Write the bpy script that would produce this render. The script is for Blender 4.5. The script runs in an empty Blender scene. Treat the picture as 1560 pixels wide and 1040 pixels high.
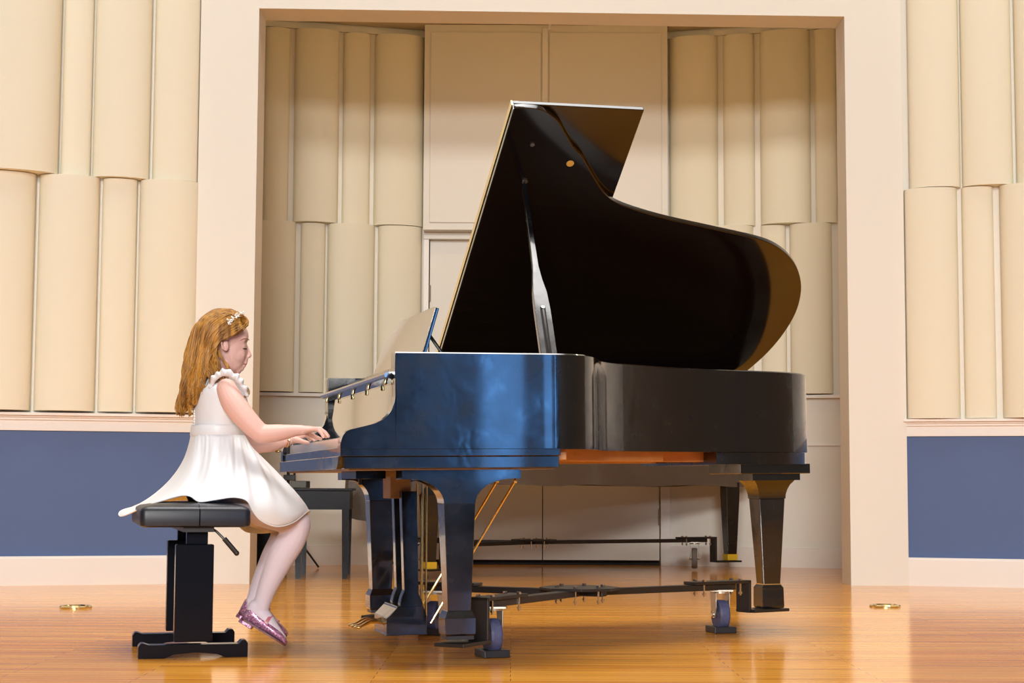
import bpy, bmesh, math, random
from mathutils import Vector, Matrix, Euler
random.seed(7)
sc = bpy.context.scene
PI = math.pi
# ------------------------------------------------------------------ camera
FPX, CH, ROLL = 2600.0, 0.57, 0.0045
PITCH = math.atan(220 / FPX)
cd = bpy.data.cameras.new('camera'); cam = bpy.data.objects.new('camera', cd); sc.collection.objects.link(cam)
cd.sensor_fit = 'HORIZONTAL'; cd.sensor_width = 36.0; cd.lens = 36.0 * FPX / 1560.0
cd.clip_end = 200
cam.matrix_world = Matrix.Translation((0, 0, CH)) @ Matrix.Rotation(PI / 2 + PITCH, 4, 'X') @ Matrix.Rotation(ROLL, 4, 'Z')
cd.dof.use_dof = False
sc.camera = cam
# ------------------------------------------------------------------ world and exposure
w = bpy.data.worlds.new('world'); sc.world = w; w.use_nodes = True
w.node_tree.nodes['Background'].inputs[0].default_value = (0.9, 0.93, 1.0, 1)
w.node_tree.nodes['Background'].inputs[1].default_value = 0.25
sc.view_settings.view_transform = 'Standard'; sc.view_settings.look = 'None'
sc.view_settings.exposure = 0.0; sc.view_settings.gamma = 1.0; sc.view_settings.use_curve_mapping = False
# ------------------------------------------------------------------ large lights
def area(name, loc, target, sx, sy, power, color):
    l = bpy.data.lights.new(name, 'AREA'); l.shape = 'RECTANGLE'; l.size = sx; l.size_y = sy
    l.energy = power; l.color = color
    o = bpy.data.objects.new(name, l); sc.collection.objects.link(o)
    o.location = loc; o.rotation_euler = (Vector(target) - Vector(loc)).to_track_quat('-Z', 'Y').to_euler()
    return o
WARM = (1.0, 0.86, 0.66); COOL = (0.14, 0.42, 1.0); NEUT = (1.0, 0.985, 0.965)
area('assumed_hall_front_light', (-1.5, -15.5, 7.6), (0.2, 10, 1.4), 6.0, 1.8, 1950, NEUT)  # assumed front-of-house key, angled from the shade line below the header
area('added_low_key_light', (-0.8, -16.0, 4.2), (0.2, 10, 1.4), 7.0, 1.4, 1800, NEUT)  # added second key, set low to lift the shaded top of the alcove
area('added_stage_down_light', (-0.2, 6.3, 8.3), (-0.2, 6.31, 0), 7.0, 2.6, 120, NEUT).data.spread = math.radians(62)  # added overhead lamp, unseen, to brighten the floor boards
area('added_alcove_fill', (0.2, 10.55, 3.78), (0.2, 12.3, 2.2), 3.4, 0.12, 8, (1.0, 0.74, 0.38))  # added warm fill, hidden behind the header to brighten the alcove top
for k, (wy, ww, e) in enumerate(((-6.95, 0.95, 105), (-5.25, 0.22, 60), (-8.6, 1.0, 9), (-10.3, 1.3, 7), (-5.9, 0.5, 3))):
    area('assumed_daylight_lamp', (6.93, wy, 2.3), (0, wy, 2.3), ww, 3.4, e, COOL)  # assumed daylight: bare cool lamps for blue lacquer reflections, no windows built
for x, e in ((-2.9, 16), (-1.75, 2), (0.15, 12), (2.45, 3), (3.3, 15)):
    area('assumed_stage_wash_light', (x, 8.9, 5.6), (x, 9.8, 2.6), 0.5, 0.3, e, WARM)  # assumed downlights, unseen, for the bright patches high on the walls

# ------------------------------------------------------------------ projection helper: a picture direction and a distance give a place in the room
ct, st, cr, sr = math.cos(PITCH), math.sin(PITCH), math.cos(ROLL), math.sin(ROLL)
def ray(px, py):
    x, y = px - 780, py - 520
    x, y = x * cr - y * sr, x * sr + y * cr
    a, b = x / FPX, -y / FPX
    return Vector((a, ct - b * st, st + b * ct))
def at(px, py, D):
    r = ray(px, py); r = r * (D / r.y); r.z += CH; return r

# ------------------------------------------------------------------ materials
def nt(m): return m.node_tree.nodes, m.node_tree.links
def mat(name, color, rough=0.5, metal=0.0, coat=0.0, bump=None, vary=None, spec=0.5, trans=None, sheen=0.0):
    m = bpy.data.materials.new(name); m.use_nodes = True; n, l = nt(m); b = n['Principled BSDF']
    b.inputs['Base Color'].default_value = (*color, 1); b.inputs['Roughness'].default_value = rough
    b.inputs['Metallic'].default_value = metal; b.inputs['Coat Weight'].default_value = coat
    b.inputs['Coat Roughness'].default_value = 0.05; b.inputs['Specular IOR Level'].default_value = spec
    if sheen: b.inputs['Sheen Weight'].default_value = sheen
    tc = n.new('ShaderNodeTexCoord')
    if vary:
        sc_, amt = vary; no = n.new('ShaderNodeTexNoise'); no.inputs['Scale'].default_value = sc_; no.inputs['Detail'].default_value = 5
        l.new(tc.outputs['Object'], no.inputs['Vector'])
        mx = n.new('ShaderNodeMix'); mx.data_type = 'RGBA'
        mx.inputs[6].default_value = (*[c * (1 - amt) for c in color], 1); mx.inputs[7].default_value = (*[min(1, c * (1 + amt)) for c in color], 1)
        l.new(no.outputs['Fac'], mx.inputs[0]); l.new(mx.outputs[2], b.inputs['Base Color'])
    if bump:
        sc_, d = bump; no = n.new('ShaderNodeTexNoise'); no.inputs['Scale'].default_value = sc_; no.inputs['Detail'].default_value = 3
        l.new(tc.outputs['Object'], no.inputs['Vector']); bp = n.new('ShaderNodeBump')
        bp.inputs['Strength'].default_value = d; bp.inputs['Distance'].default_value = 0.01
        l.new(no.outputs['Fac'], bp.inputs['Height']); l.new(bp.outputs['Normal'], b.inputs['Normal'])
    return m
M = {}
M['cream'] = mat('cream_wall_paint', (0.82, 0.785, 0.70), 0.6, bump=(60, 0.03))
M['panel'] = mat('cream_fabric_panel', (0.84, 0.785, 0.62), 0.75, bump=(300, 0.06))
M['white_trim'] = mat('off_white_trim_paint', (0.84, 0.79, 0.73), 0.4)
M['door'] = mat('door_paint', (0.76, 0.71, 0.615), 0.45)
M['blue'] = mat('slate_blue_wall_paint', (0.10, 0.152, 0.31), 0.6, spec=0.2, vary=(1.5, 0.08), bump=(80, 0.04))
M['ceil'] = mat('ceiling_paint', (0.75, 0.66, 0.5), 0.8)
M['hall'] = mat('hall_wall_paint', (0.012, 0.045, 0.12), 0.8)
M['black'] = mat('black_piano_lacquer', (0.004, 0.004, 0.005), 0.15, coat=0.7, bump=(7, 0.22))
_n, _l = M['black'].node_tree.nodes, M['black'].node_tree.links
_t = _n.new('ShaderNodeTexCoord'); _o = _n.new('ShaderNodeTexNoise'); _o.inputs['Scale'].default_value = 9; _o.inputs['Detail'].default_value = 6
_m = _n.new('ShaderNodeMapRange'); _m.inputs['From Min'].default_value = .35; _m.inputs['From Max'].default_value = .65; _m.inputs['To Min'].default_value = .10; _m.inputs['To Max'].default_value = .30
_l.new(_t.outputs['Object'], _o.inputs['Vector']); _l.new(_o.outputs['Fac'], _m.inputs[0]); _l.new(_m.outputs[0], _n['Principled BSDF'].inputs['Roughness'])
M['mirror'] = mat('mirror_polished_black_lacquer', (0.004, 0.004, 0.005), 0.05, coat=1.0)
M['mirror'].node_tree.nodes['Principled BSDF'].inputs['IOR'].default_value = 1.75
M['black2'] = mat('polished_black_lid', (0.006, 0.003, 0.002), 0.11, coat=0.2)
M['satin'] = mat('satin_black_paint', (0.004, 0.005, 0.009), 0.2, spec=0.25)
M['steel_black'] = mat('black_powder_coated_steel', (0.018, 0.015, 0.014), 0.38)
M['leather'] = mat('black_leather', (0.012, 0.014, 0.022), 0.40, bump=(260, 0.04))
M['brass'] = mat('polished_brass', (0.85, 0.70, 0.36), 0.18, metal=1)
M['gold'] = mat('bronze_iron_plate', (0.10, 0.055, 0.02), 0.5)
M['chrome'] = mat('chrome', (0.75, 0.75, 0.74), 0.2, metal=1)
M['galv'] = mat('galvanised_steel', (0.50, 0.46, 0.38), 0.38, metal=0.8)
M['wheel'] = mat('blue_grey_rubber', (0.07, 0.08, 0.17), 0.5, vary=(60, 0.5))
M['wheelg'] = mat('grey_rubber', (0.20, 0.18, 0.16), 0.6)
M['wood'] = mat('spruce_wood', (0.50, 0.22, 0.07), 0.5, vary=(12, 0.25))
M['wood_pale'] = mat('pale_brown_wood', (0.28, 0.18, 0.11), 0.5, vary=(30, 0.2))
M['ivory'] = mat('white_key_plastic', (0.82, 0.76, 0.66), 0.15, coat=0.5)
M['ebony'] = mat('black_key', (0.01, 0.01, 0.01), 0.3)
M['felt'] = mat('red_felt', (0.25, 0.02, 0.02), 0.9)
M['cover'] = mat('grey_brown_quilted_cover', (0.105, 0.075, 0.05), 0.55, bump=(7, 0.8), vary=(5, 0.25), sheen=0.2)
M['tape'] = mat('yellow_tape', (0.85, 0.55, 0.03), 0.5)
M['skin'] = mat('fair_skin', (0.77, 0.46, 0.39), 0.5, vary=(9, 0.06))
M['skin'].node_tree.nodes['Principled BSDF'].inputs['Subsurface Weight'].default_value = 0.12
M['skin'].node_tree.nodes['Principled BSDF'].inputs['Subsurface Radius'].default_value = (0.02, 0.008, 0.005)
M['lips'] = mat('lips', (0.58, 0.20, 0.16), 0.4)
M['brow'] = mat('auburn_brow', (0.30, 0.13, 0.06), 0.7)
M['lash'] = mat('dark_lashes', (0.06, 0.02, 0.012), 0.7)
M['satin_white'] = mat('white_satin_cloth', (0.76, 0.765, 0.785), 0.42, sheen=0.3)
M['pearl'] = mat('pearl', (0.88, 0.84, 0.78), 0.15, coat=0.6)
M['tights'] = mat('white_tights', (0.70, 0.61, 0.68), 0.65, sheen=0.3)
M['pink'] = mat('pink_shiny_leather', (0.55, 0.16, 0.20), 0.35)
M['sole'] = mat('dark_brown_sole', (0.16, 0.05, 0.05), 0.5)
M['crystal'] = mat('sparkling_rhinestone', (0.95, 0.92, 0.88), 0.25, metal=0.25)
M['carpet'] = mat('dark_hall_carpet', (0.03, 0.028, 0.035), 0.95, vary=(4, .2))
M['dark'] = mat('dark_gap', (0.01, 0.009, 0.008), 0.8)
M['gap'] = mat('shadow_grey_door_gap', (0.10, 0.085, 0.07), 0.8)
M['hinge'] = mat('painted_hinge', (0.33, 0.28, 0.23), 0.4, metal=0.5)

# hair: colour varies along strands
m = bpy.data.materials.new('strawberry_blonde_hair'); m.use_nodes = True; n, l = nt(m); b = n['Principled BSDF']
tc = n.new('ShaderNodeTexCoord'); mp = n.new('ShaderNodeMapping'); mp.inputs['Scale'].default_value = (70, 70, 6)
no = n.new('ShaderNodeTexNoise'); no.inputs['Scale'].default_value = 1.0; no.inputs['Detail'].default_value = 3
cr_ = n.new('ShaderNodeValToRGB'); e = cr_.color_ramp.elements
e[0].position = 0.3; e[0].color = (0.13, 0.042, 0.006, 1); e[1].position = 0.72; e[1].color = (0.64, 0.31, 0.05, 1)
l.new(tc.outputs['Object'], mp.inputs[0]); l.new(mp.outputs[0], no.inputs['Vector']); l.new(no.outputs['Fac'], cr_.inputs[0]); l.new(cr_.outputs[0], b.inputs['Base Color'])
b.inputs['Roughness'].default_value = 0.42; M['hair'] = m
# glitter shoe
m = bpy.data.materials.new('pink_glitter'); m.use_nodes = True; n, l = nt(m); b = n['Principled BSDF']
tc = n.new('ShaderNodeTexCoord'); vo = n.new('ShaderNodeTexVoronoi'); vo.inputs['Scale'].default_value = 420
cr_ = n.new('ShaderNodeValToRGB'); e = cr_.color_ramp.elements
e[0].position = 0.1; e[0].color = (0.22, 0.06, 0.15, 1); e[1].position = 0.95; e[1].color = (0.95, 0.62, 0.80, 1); x = e.new(0.55); x.color = (0.42, 0.16, 0.32, 1)
sp = n.new('ShaderNodeSeparateColor'); l.new(tc.outputs['Object'], vo.inputs['Vector']); l.new(vo.outputs['Color'], sp.inputs[0]); l.new(sp.outputs[0], cr_.inputs[0])
l.new(cr_.outputs[0], b.inputs['Base Color']); b.inputs['Roughness'].default_value = 0.3; b.inputs['Metallic'].default_value = 0.35
M['glitter'] = m
# wooden stage floor, narrow boards running across the stage
m = bpy.data.materials.new('honey_oak_floor_boards'); m.use_nodes = True; n, l = nt(m); b = n['Principled BSDF']
tc = n.new('ShaderNodeTexCoord'); br = n.new('ShaderNodeTexBrick')
br.inputs['Scale'].default_value = 1.0; br.inputs['Brick Width'].default_value = 1.1; br.inputs['Row Height'].default_value = 0.057
br.inputs['Mortar Size'].default_value = 0.0012; br.inputs['Mortar Smooth'].default_value = 0.3; br.inputs['Bias'].default_value = 0.0
br.inputs['Color1'].default_value = (0.95, 0.43, 0.05, 1); br.inputs['Color2'].default_value = (0.80, 0.30, 0.026, 1); br.inputs['Mortar'].default_value = (0.30, 0.10, 0.015, 1)
br.offset = 0.37; br.offset_frequency = 2
mp = n.new('ShaderNodeMapping'); mp.inputs['Scale'].default_value = (1.2, 40, 1)
no = n.new('ShaderNodeTexNoise'); no.inputs['Scale'].default_value = 1.4; no.inputs['Detail'].default_value = 6
l.new(tc.outputs['Object'], br.inputs['Vector']); l.new(tc.outputs['Object'], mp.inputs[0]); l.new(mp.outputs[0], no.inputs['Vector'])
mr = n.new('ShaderNodeMapRange'); mr.inputs['From Min'].default_value = 0.3; mr.inputs['From Max'].default_value = 0.7; mr.inputs['To Min'].default_value = 0.78; mr.inputs['To Max'].default_value = 1.2
l.new(no.outputs['Fac'], mr.inputs[0])
mx = n.new('ShaderNodeMix'); mx.data_type = 'RGBA'; mx.blend_type = 'MULTIPLY'; mx.inputs[0].default_value = 1.0
l.new(br.outputs['Color'], mx.inputs[6]); l.new(mr.outputs[0], mx.inputs[7]); l.new(mx.outputs[2], b.inputs['Base Color'])
b.inputs['Roughness'].default_value = 0.14; b.inputs['IOR'].default_value = 1.40
bp = n.new('ShaderNodeBump'); bp.inputs['Strength'].default_value = 0.04; bp.inputs['Distance'].default_value = 0.004
l.new(no.outputs['Fac'], bp.inputs['Height']); l.new(bp.outputs['Normal'], b.inputs['Normal'])
M['floor'] = m

# ------------------------------------------------------------------ mesh helpers
class MB:
    def __init__(s): s.v = []; s.f = []
    def add(s, vs, fs):
        k = len(s.v); s.v += [Vector(v) for v in vs]; s.f += [tuple(i + k for i in f) for f in fs]; return s
    def box(s, x0, x1, y0, y1, z0, z1):
        v = [(x, y, z) for z in (z0, z1) for y in (y0, y1) for x in (x0, x1)]
        return s.add(v, [(0, 2, 3, 1), (4, 5, 7, 6), (0, 1, 5, 4), (2, 6, 7, 3), (0, 4, 6, 2), (1, 3, 7, 5)])
    def prism(s, poly, z0, z1, axis='z'):     # poly in the plane across the axis
        n = len(poly)
        def P(a, b, c): return {'z': (a, b, c), 'y': (a, c, b), 'x': (c, a, b)}[axis]
        v = [P(a, b, z0) for a, b in poly] + [P(a, b, z1) for a, b in poly]
        f = [tuple(range(n))[::-1], tuple(range(n, 2 * n))] + [(i, (i + 1) % n, n + (i + 1) % n, n + i) for i in range(n)]
        return s.add(v, f)
    def loft(s, rings, cap=True, close=True):
        n = len(rings[0]); v = [p for r in rings for p in r]; f = []
        for i in range(len(rings) - 1):
            for j in range(n if close else n - 1):
                a, b_ = i * n + j, i * n + (j + 1) % n
                f.append((a, b_, b_ + n, a + n))
        if cap and close: f += [tuple(range(n))[::-1], tuple(range((len(rings) - 1) * n, len(rings) * n))]
        return s.add(v, f)
    def tube(s, pts, rad, seg=8, cap=True):
        pts = [Vector(p) for p in pts]
        for i in range(1, len(pts)):
            if (pts[i] - pts[i - 1]).length < 1e-7: pts[i] = pts[i] + Vector((0, 0, -1e-5))
        if not hasattr(rad, '__len__'): rad = [rad] * len(pts)
        rings = []; up = None
        for i, p in enumerate(pts):
            d = (pts[min(i + 1, len(pts) - 1)] - pts[max(i - 1, 0)]).normalized()
            if up is None:
                up = Vector((0, 0, 1)) if abs(d.z) < 0.9 else Vector((1, 0, 0))
            a = d.cross(up).normalized(); up = a.cross(d).normalized()
            rings.append([p + (a * math.cos(t) + up * math.sin(t)) * rad[i] for t in [2 * PI * k / seg for k in range(seg)]])
        return s.loft(rings, cap)
    def ell(s, c, r, rot=None, u=16, v=12):
        c = Vector(c); R = rot or Matrix.Identity(3); rings = []
        for i in range(v + 1):
            ph = PI * i / v; z = -math.cos(ph); q = max(math.sin(ph), 1e-3)
            rings.append([c + R @ Vector((r[0] * q * math.cos(t), r[1] * q * math.sin(t), r[2] * z)) for t in [2 * PI * k / u for k in range(u)]])
        return s.loft(rings)
    def cyl(s, c, axis, r, h, seg=24):
        a = Vector(axis).normalized() * h / 2; c = Vector(c); return s.tube([c - a, c + a], r, seg)
    def mesh(s, name):
        me = bpy.data.meshes.new(name); me.from_pydata([tuple(v) for v in s.v], [], s.f); me.update(); return me
    def build(s, name, m, parent=None, smooth=False, bevel=0, angle=None):
        me = s.mesh(name)
        bm = bmesh.new(); bm.from_mesh(me); bmesh.ops.recalc_face_normals(bm, faces=bm.faces)
        if bevel:
            ed = [e for e in bm.edges if len(e.link_faces) == 2 and e.calc_face_angle(0) > 0.6]
            bmesh.ops.bevel(bm, geom=ed, offset=bevel, segments=2, affect='EDGES', profile=0.5, clamp_overlap=True)
        if smooth:
            lim = angle or 0.6
            for f in bm.faces: f.smooth = True
            for e in bm.edges:
                if len(e.link_faces) == 2 and e.calc_face_angle(0) > lim: e.smooth = False
        bm.to_mesh(me); bm.free()
        me.materials.append(m)
        o = bpy.data.objects.new(name, me); sc.collection.objects.link(o)
        if parent: o.parent = parent
        if smooth and bevel:
            wn = o.modifiers.new('w', 'WEIGHTED_NORMAL'); wn.keep_sharp = True
        return o
def tag(o, label=None, cat=None, group=None, kind=None):
    if label: o['label'] = label
    if cat: o['category'] = cat
    if group: o['group'] = group
    if kind: o['kind'] = kind
    return o
def empty(name, loc=(0, 0, 0), rot=(0, 0, 0)):
    o = bpy.data.objects.new(name, None); sc.collection.objects.link(o); o.location = loc; o.rotation_euler = rot
    o.empty_display_size = 0.1; return o
def S(o): o['kind'] = 'structure'; return o
def copy_tree(o, parent=None):
    c = o.copy(); sc.collection.objects.link(c); c.parent = parent
    for ch in list(o.children): copy_tree(ch, c)
    return c
def catmull(P, n=6, closed=False):
    P = [Vector(p) for p in P]; out = []
    N = len(P)
    for i in range(N if closed else N - 1):
        g = (lambda k: P[k % N]) if closed else (lambda k: P[min(max(k, 0), N - 1)])
        p0, p1, p2, p3 = g(i - 1), g(i), g(i + 1), g(i + 2)
        for k in range(n):
            t = k / n
            out.append(0.5 * ((2 * p1) + (p2 - p0) * t + (2 * p0 - 5 * p1 + 4 * p2 - p3) * t * t + (3 * p1 - p0 - 3 * p2 + p3) * t ** 3))
    if not closed: out.append(P[-1])
    return out

# ------------------------------------------------------------------ the room
# plan of the stage front: three wall planes
def dfront(x): return 9.98 + 0.034 * (x - 0.23)
XL, XR, JL, JR = -1.85, 2.325, -1.508, 1.985
HZ = 3.385          # underside of the header over the alcove
ZC = 8.5
def wallpoly(name, poly, z0, z1, m): return S(MB().prism(poly, z0, z1).build(name, m))
wallpoly('floor', [(-7, 4.1), (7, 4.1), (7, 13.2), (-7, 13.2)], -0.1, 0, M['floor'])
wallpoly('floor_hall', [(-7, -17), (7, -17), (7, 4.1), (-7, 4.1)], -1.0, -0.9, M['carpet'])
wallpoly('wall_stage_apron', [(-7, 4.12), (7, 4.12), (7, 4.2), (-7, 4.2)], -0.9, -0.1, M['satin'])
T = 0.27
wallpoly('wall_front_left', [(XL, dfront(XL)), (JL, dfront(JL)), (JL, dfront(JL) + T), (XL, dfront(XL) + T)], 0, ZC, M['cream'])
wallpoly('wall_front_right', [(JR, dfront(JR)), (XR, dfront(XR)), (XR, dfront(XR) + T), (JR, dfront(JR) + T)], 0, ZC, M['cream'])
wallpoly('wall_header', [(JL, dfront(JL)), (JR, dfront(JR)), (JR, dfront(JR) + T), (JL, dfront(JL) + T)], HZ, ZC, M['cream'])
# splayed side walls: a line of plan for the wall face
def splay(side):
    if side == 'left': p0 = Vector((XL, dfront(XL) + 0.05)); p1 = Vector((-7, dfront(XL) + 0.05 - 0.285 * 5.15))
    else: p0 = Vector((XR, dfront(XR) + 0.05)); p1 = Vector((7, dfront(XR) + 0.05 - 0.30 * 4.675))
    return p0, p1
def side_wall(side):
    p0, p1 = splay(side); d = (p1 - p0).normalized(); nrm = Vector((d.y, -d.x)) if side == 'right' else Vector((-d.y, d.x))
    if nrm.y > 0: nrm = -nrm
    return p0, p1, d, nrm
def strip(p0, p1, nrm, a, b, z0, z1):         # slab standing proud of the wall face between offsets a and b
    q = [p0 + nrm * a, p1 + nrm * a, p1 + nrm * b, p0 + nrm * b]
    return MB().prism([tuple(v) for v in q], z0, z1)
ZCAP, ZRAIL0, ZRAIL1 = 0.163, 0.872, 0.965
for side in ('left', 'right'):
    p0, p1, d, nrm = side_wall(side)
    S(strip(p0, p1, nrm, -0.2, 0, 0, ZC).build('wall_side_' + side, M['cream']))
    S(strip(p0, p1, nrm, 0, 0.012, ZCAP - .01, ZRAIL0 + .01).build('wall_wainscot_' + side, M['blue']))
    k = strip(p0, p1, nrm, 0, 0.045, 0, ZCAP - 0.012); k.add(*(lambda s: (s.v, s.f))(strip(p0, p1, nrm, 0, 0.033, ZCAP - 0.012, ZCAP)))
    S(k.build('baseboard_' + side, M['white_trim']))
    k = strip(p0, p1, nrm, 0, 0.028, ZRAIL0, ZRAIL0 + 0.02)
    for a, z0, z1 in ((0.02, .02, .06), (0.035, .06, .075), (0.05, .075, .085), (0.075, .085, .1)):
        s_ = strip(p0, p1, nrm, 0, a, ZRAIL0 + z0, ZRAIL0 + z1); k.add(s_.v, s_.f)
    S(k.build('trim_' + ('1' if side == 'left' else '2'), M['white_trim']))

# half-round acoustic panels
def halfround(c, d, nrm, w, z0, z1, sag=0.30, bottom_lip=True):
    c = Vector(c); pts = []
    N = 22
    for i in range(N + 1):
        t = PI * i / N
        pts.append(c + d * (-w / 2 * math.cos(t)) + nrm * (w * sag * math.sin(t) ** 0.85 + 0.012))
    poly = [c + d * (-w / 2)] + pts + [c + d * (w / 2)]
    mb = MB().prism([(p.x, p.y) for p in poly], z0, z1)
    return mb
def hit_px(px, p0, d, z=1.5):                 # where the sight line of picture column px meets the wall plan line
    py = 740 if z is None else 740 - 300
    r = ray(px, py); # solve x/y = r.x/r.y on p0 + d t
    k = r.x / r.y
    t = (k * p0.y - p0.x) / (d.x - k * d.y)
    return t
def hit_at(px, py, p0, d):
    r = ray(px, py); k = r.x / r.y
    return (k * p0.y - p0.x) / (d.x - k * d.y)
def z_at(px, py, D): return at(px, py, D).z
ordinal = ['first', 'second', 'third', 'fourth', 'fifth', 'sixth']
def panel_bank(rows, p0, d, nrm, where, direction):
    for (rowname, ylook, spans, z0f, z1f) in rows:
        for i, (a, b_) in enumerate(spans):
            ta, tb = hit_at(a, ylook, p0, d), hit_at(b_, ylook, p0, d)
            w_ = abs(tb - ta); c = p0 + d * (ta + tb) / 2
            o = halfround(c + nrm * 0.001, d, nrm, w_, z0f, z1f).build('acoustic_panel', M['panel'], smooth=True, angle=0.5)
            size = 'broad' if w_ > 0.28 else 'narrow'
            tag(o, '%s half-round cream panel, %s from %s, %s row %s' % (size, ordinal[i], direction, rowname, where), 'acoustic panel', 'half-round acoustic panels %s' % where)
p0, p1, d, nrm = side_wall('left')
def DL(px): return None
zL_mid = at(120, 271, 9.66).z; zL_bot = at(120, 631, 9.66).z
panel_bank([('upper', 150, [(-70, 88), (92, 137), (140, 226), (231, 300)][0:4], zL_mid, 4.9),
            ('lower', 450, [(-60, 50), (55, 147), (152, 205), (209, 299)], zL_bot, zL_mid - 0.004)], p0, d, nrm, 'on wall left of alcove', 'the left')
p0, p1, d, nrm = side_wall('right')
zR_mid = at(1480, 271, 9.8).z; zR_bot = at(1480, 629, 9.8).z
panel_bank([('upper', 150, [(1380, 1458), (1461, 1538), (1543, 1640)], zR_mid, 4.9),
            ('lower', 450, [(1379, 1460), (1467, 1515), (1525, 1630)], zR_bot, zR_mid - 0.004)], p0, d, nrm, 'on wall right of alcove', 'the left')

# alcove: splayed rear walls and the door bay
AL0 = Vector((-2.3, 12.05)); AL1 = Vector((-0.62, 12.50)); AR0 = Vector((1.12, 12.50)); AR1 = Vector((2.40, 12.14))
ZA = at(830, 37, 12.3).z
dl = (AL1 - AL0).normalized(); nl = Vector((dl.y, -dl.x)); dr = (AR1 - AR0).normalized(); nr = Vector((dr.y, -dr.x))
if nl.y > 0: nl = -nl
if nr.y > 0: nr = -nr
S(strip(AL0, AL1, nl, -0.15, 0, 0, ZA).build('wall_alcove_left', M['cream']))
S(strip(AR0, AR1, nr, -0.15, 0, 0, ZA).build('wall_alcove_right', M['cream']))
S(MB().box(-2.45, -2.3, 10.15, 12.2, 0, ZA).build('wall_alcove_end_left', M['cream']))
S(MB().box(2.36, 2.5, 10.32, 12.4, 0, ZA).build('wall_alcove_end_right', M['cream']))
S(MB().box(-2.5, 2.5, 10.25, 12.9, ZA, ZA + 0.12).build('ceiling_alcove', M['ceil']))
zAm = at(470, 342, 12.25).z; zAb = at(470, 600, 12.25).z; zAt = at(470, 50, 12.25).z
panel_bank([('upper', 200, [(400, 437), (445, 512), (519, 560), (567, 641)], zAm, zAt),
            ('lower', 470, [(388, 448), (456, 493), (497, 568), (574, 640)], zAb, zAm - 0.004)], AL0, dl, nl, 'in alcove left of doors', 'the left')
panel_bank([('upper', 200, [(1018, 1091), (1100, 1147), (1156, 1232), (1239, 1272)], zAm, zAt),
            ('lower', 470, [(1000, 1062), (1068, 1148), (1160, 1198), (1204, 1268)], zAb, zAm - 0.004)], AR0, dr, nr, 'in alcove right of doors', 'the left')
for nm, a, b_, nn in (('left', AL0, AL1, nl), ('right', AR0, AR1, nr)):
    S(strip(a, b_, nn, 0, 0.025, 0, at(1250, 830, 12.2).z).build('baseboard_alcove_' + nm, M['white_trim']))
    S(strip(a, b_, nn, 0, 0.06, zAb - 0.03, zAb - 0.008).build('trim_' + ('3' if nm == 'left' else '4'), M['white_trim']))
    S(strip(a, b_, nn, 0, 0.03, zAt + 0.01, ZA - 0.02).build('trim_' + ('5' if nm == 'left' else '6'), M['cream']))
zpl = at(1260, 672, 12.2).z
S(strip(AR0, AR1, nr, 0, 0.02, zpl - 0.012, zpl).build('trim_7', M['white_trim']))
# door bay
BX0, BX1 = at(643, 500, 12.30).x, at(1018, 500, 12.30).x
zb = at(800, 350, 12.3).z; mid = at(829, 600, 12.45).x
S(MB().box(BX0, BX1, 12.42, 12.9, zb - 0.05, ZA).build('wall_bay', M['door']))
k = MB(); th = 0.035
for (a, b_) in ((BX0 + 0.005, mid - 0.025), (mid + 0.025, BX1 - 0.005)):
    pass
# upper transom panels: two flat panels in frames
k = MB().box(BX0, BX1, 12.30, 12.42, zb, ZA - 0.004)
S(k.build('wall_transom', M['door']))
for i, (a, b_) in enumerate(((BX0 + 0.045, mid - 0.03), (mid + 0.03, BX1 - 0.045))):
    S(MB().box(a, b_, 12.288, 12.30, zb + 0.05, ZA - 0.06).build('trim_%d' % (8 + i), M['door'], bevel=0.004))
S(MB().box(mid - 0.02, mid + 0.02, 12.284, 12.30, zb, ZA - 0.03).build('trim_10', M['white_trim'], bevel=0.003))
DX0, DX1 = at(654, 600, 12.5).x, at(1007, 790, 12.5).x
ztop = at(800, 358, 12.5).z
k = MB().box(BX0 - 0.0, DX0 - 0.006, 12.44, 12.6, 0, zb); k.box(DX1 + 0.006, BX1 + 0.02, 12.44, 12.6, 0, zb); k.box(DX0 - 0.006, DX1 + 0.006, 12.44, 12.6, ztop + 0.006, zb)
S(k.build('trim_11', M['white_trim']))
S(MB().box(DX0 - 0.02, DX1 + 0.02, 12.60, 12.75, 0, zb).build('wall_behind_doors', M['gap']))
mid2 = at(829, 790, 12.5).x
for i, (a, b_, hx) in enumerate(((DX0, mid2 - 0.003, DX0), (mid2 + 0.003, DX1, DX1))):
    dd = S(MB().box(a, b_, 12.50, 12.545, 0.035, ztop).build('door_%d' % (i + 1), M['door'], bevel=0.002))
    for hz in (0.35, 1.15, 1.98):
        MB().cyl((hx, 12.492, hz), (0, 0, 1), 0.009, 0.12, 10).build('hinge', M['hinge'], dd, smooth=True)
S(MB().box(DX0, DX1, 12.505, 12.54, 0, 0.008).build('trim_12', M['dark']))  # dark strip, the shade in the gap under the doors put in as colour
# sprinkler on the alcove ceiling
sp = empty('ceiling_sprinkler', (at(833, 30, 12.14).x, 12.14, ZA)); tag(sp, 'small pendant sprinkler with a reddish plate on the alcove ceiling', 'sprinkler')
MB().cyl((0, 0, -0.006), (0, 0, 1), 0.065, 0.012).build('escutcheon', mat('copper_red_plate', (0.5, 0.2, 0.07), 0.35, metal=0.4), sp, smooth=True)
MB().tube([(0, 0, -.01), (0, 0, -.07)], 0.014, 10).cyl((0, 0, -0.075), (0, 0, 1), 0.022, 0.008, 12).build('sprinkler_head', M['white_trim'], sp, smooth=True)
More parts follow.
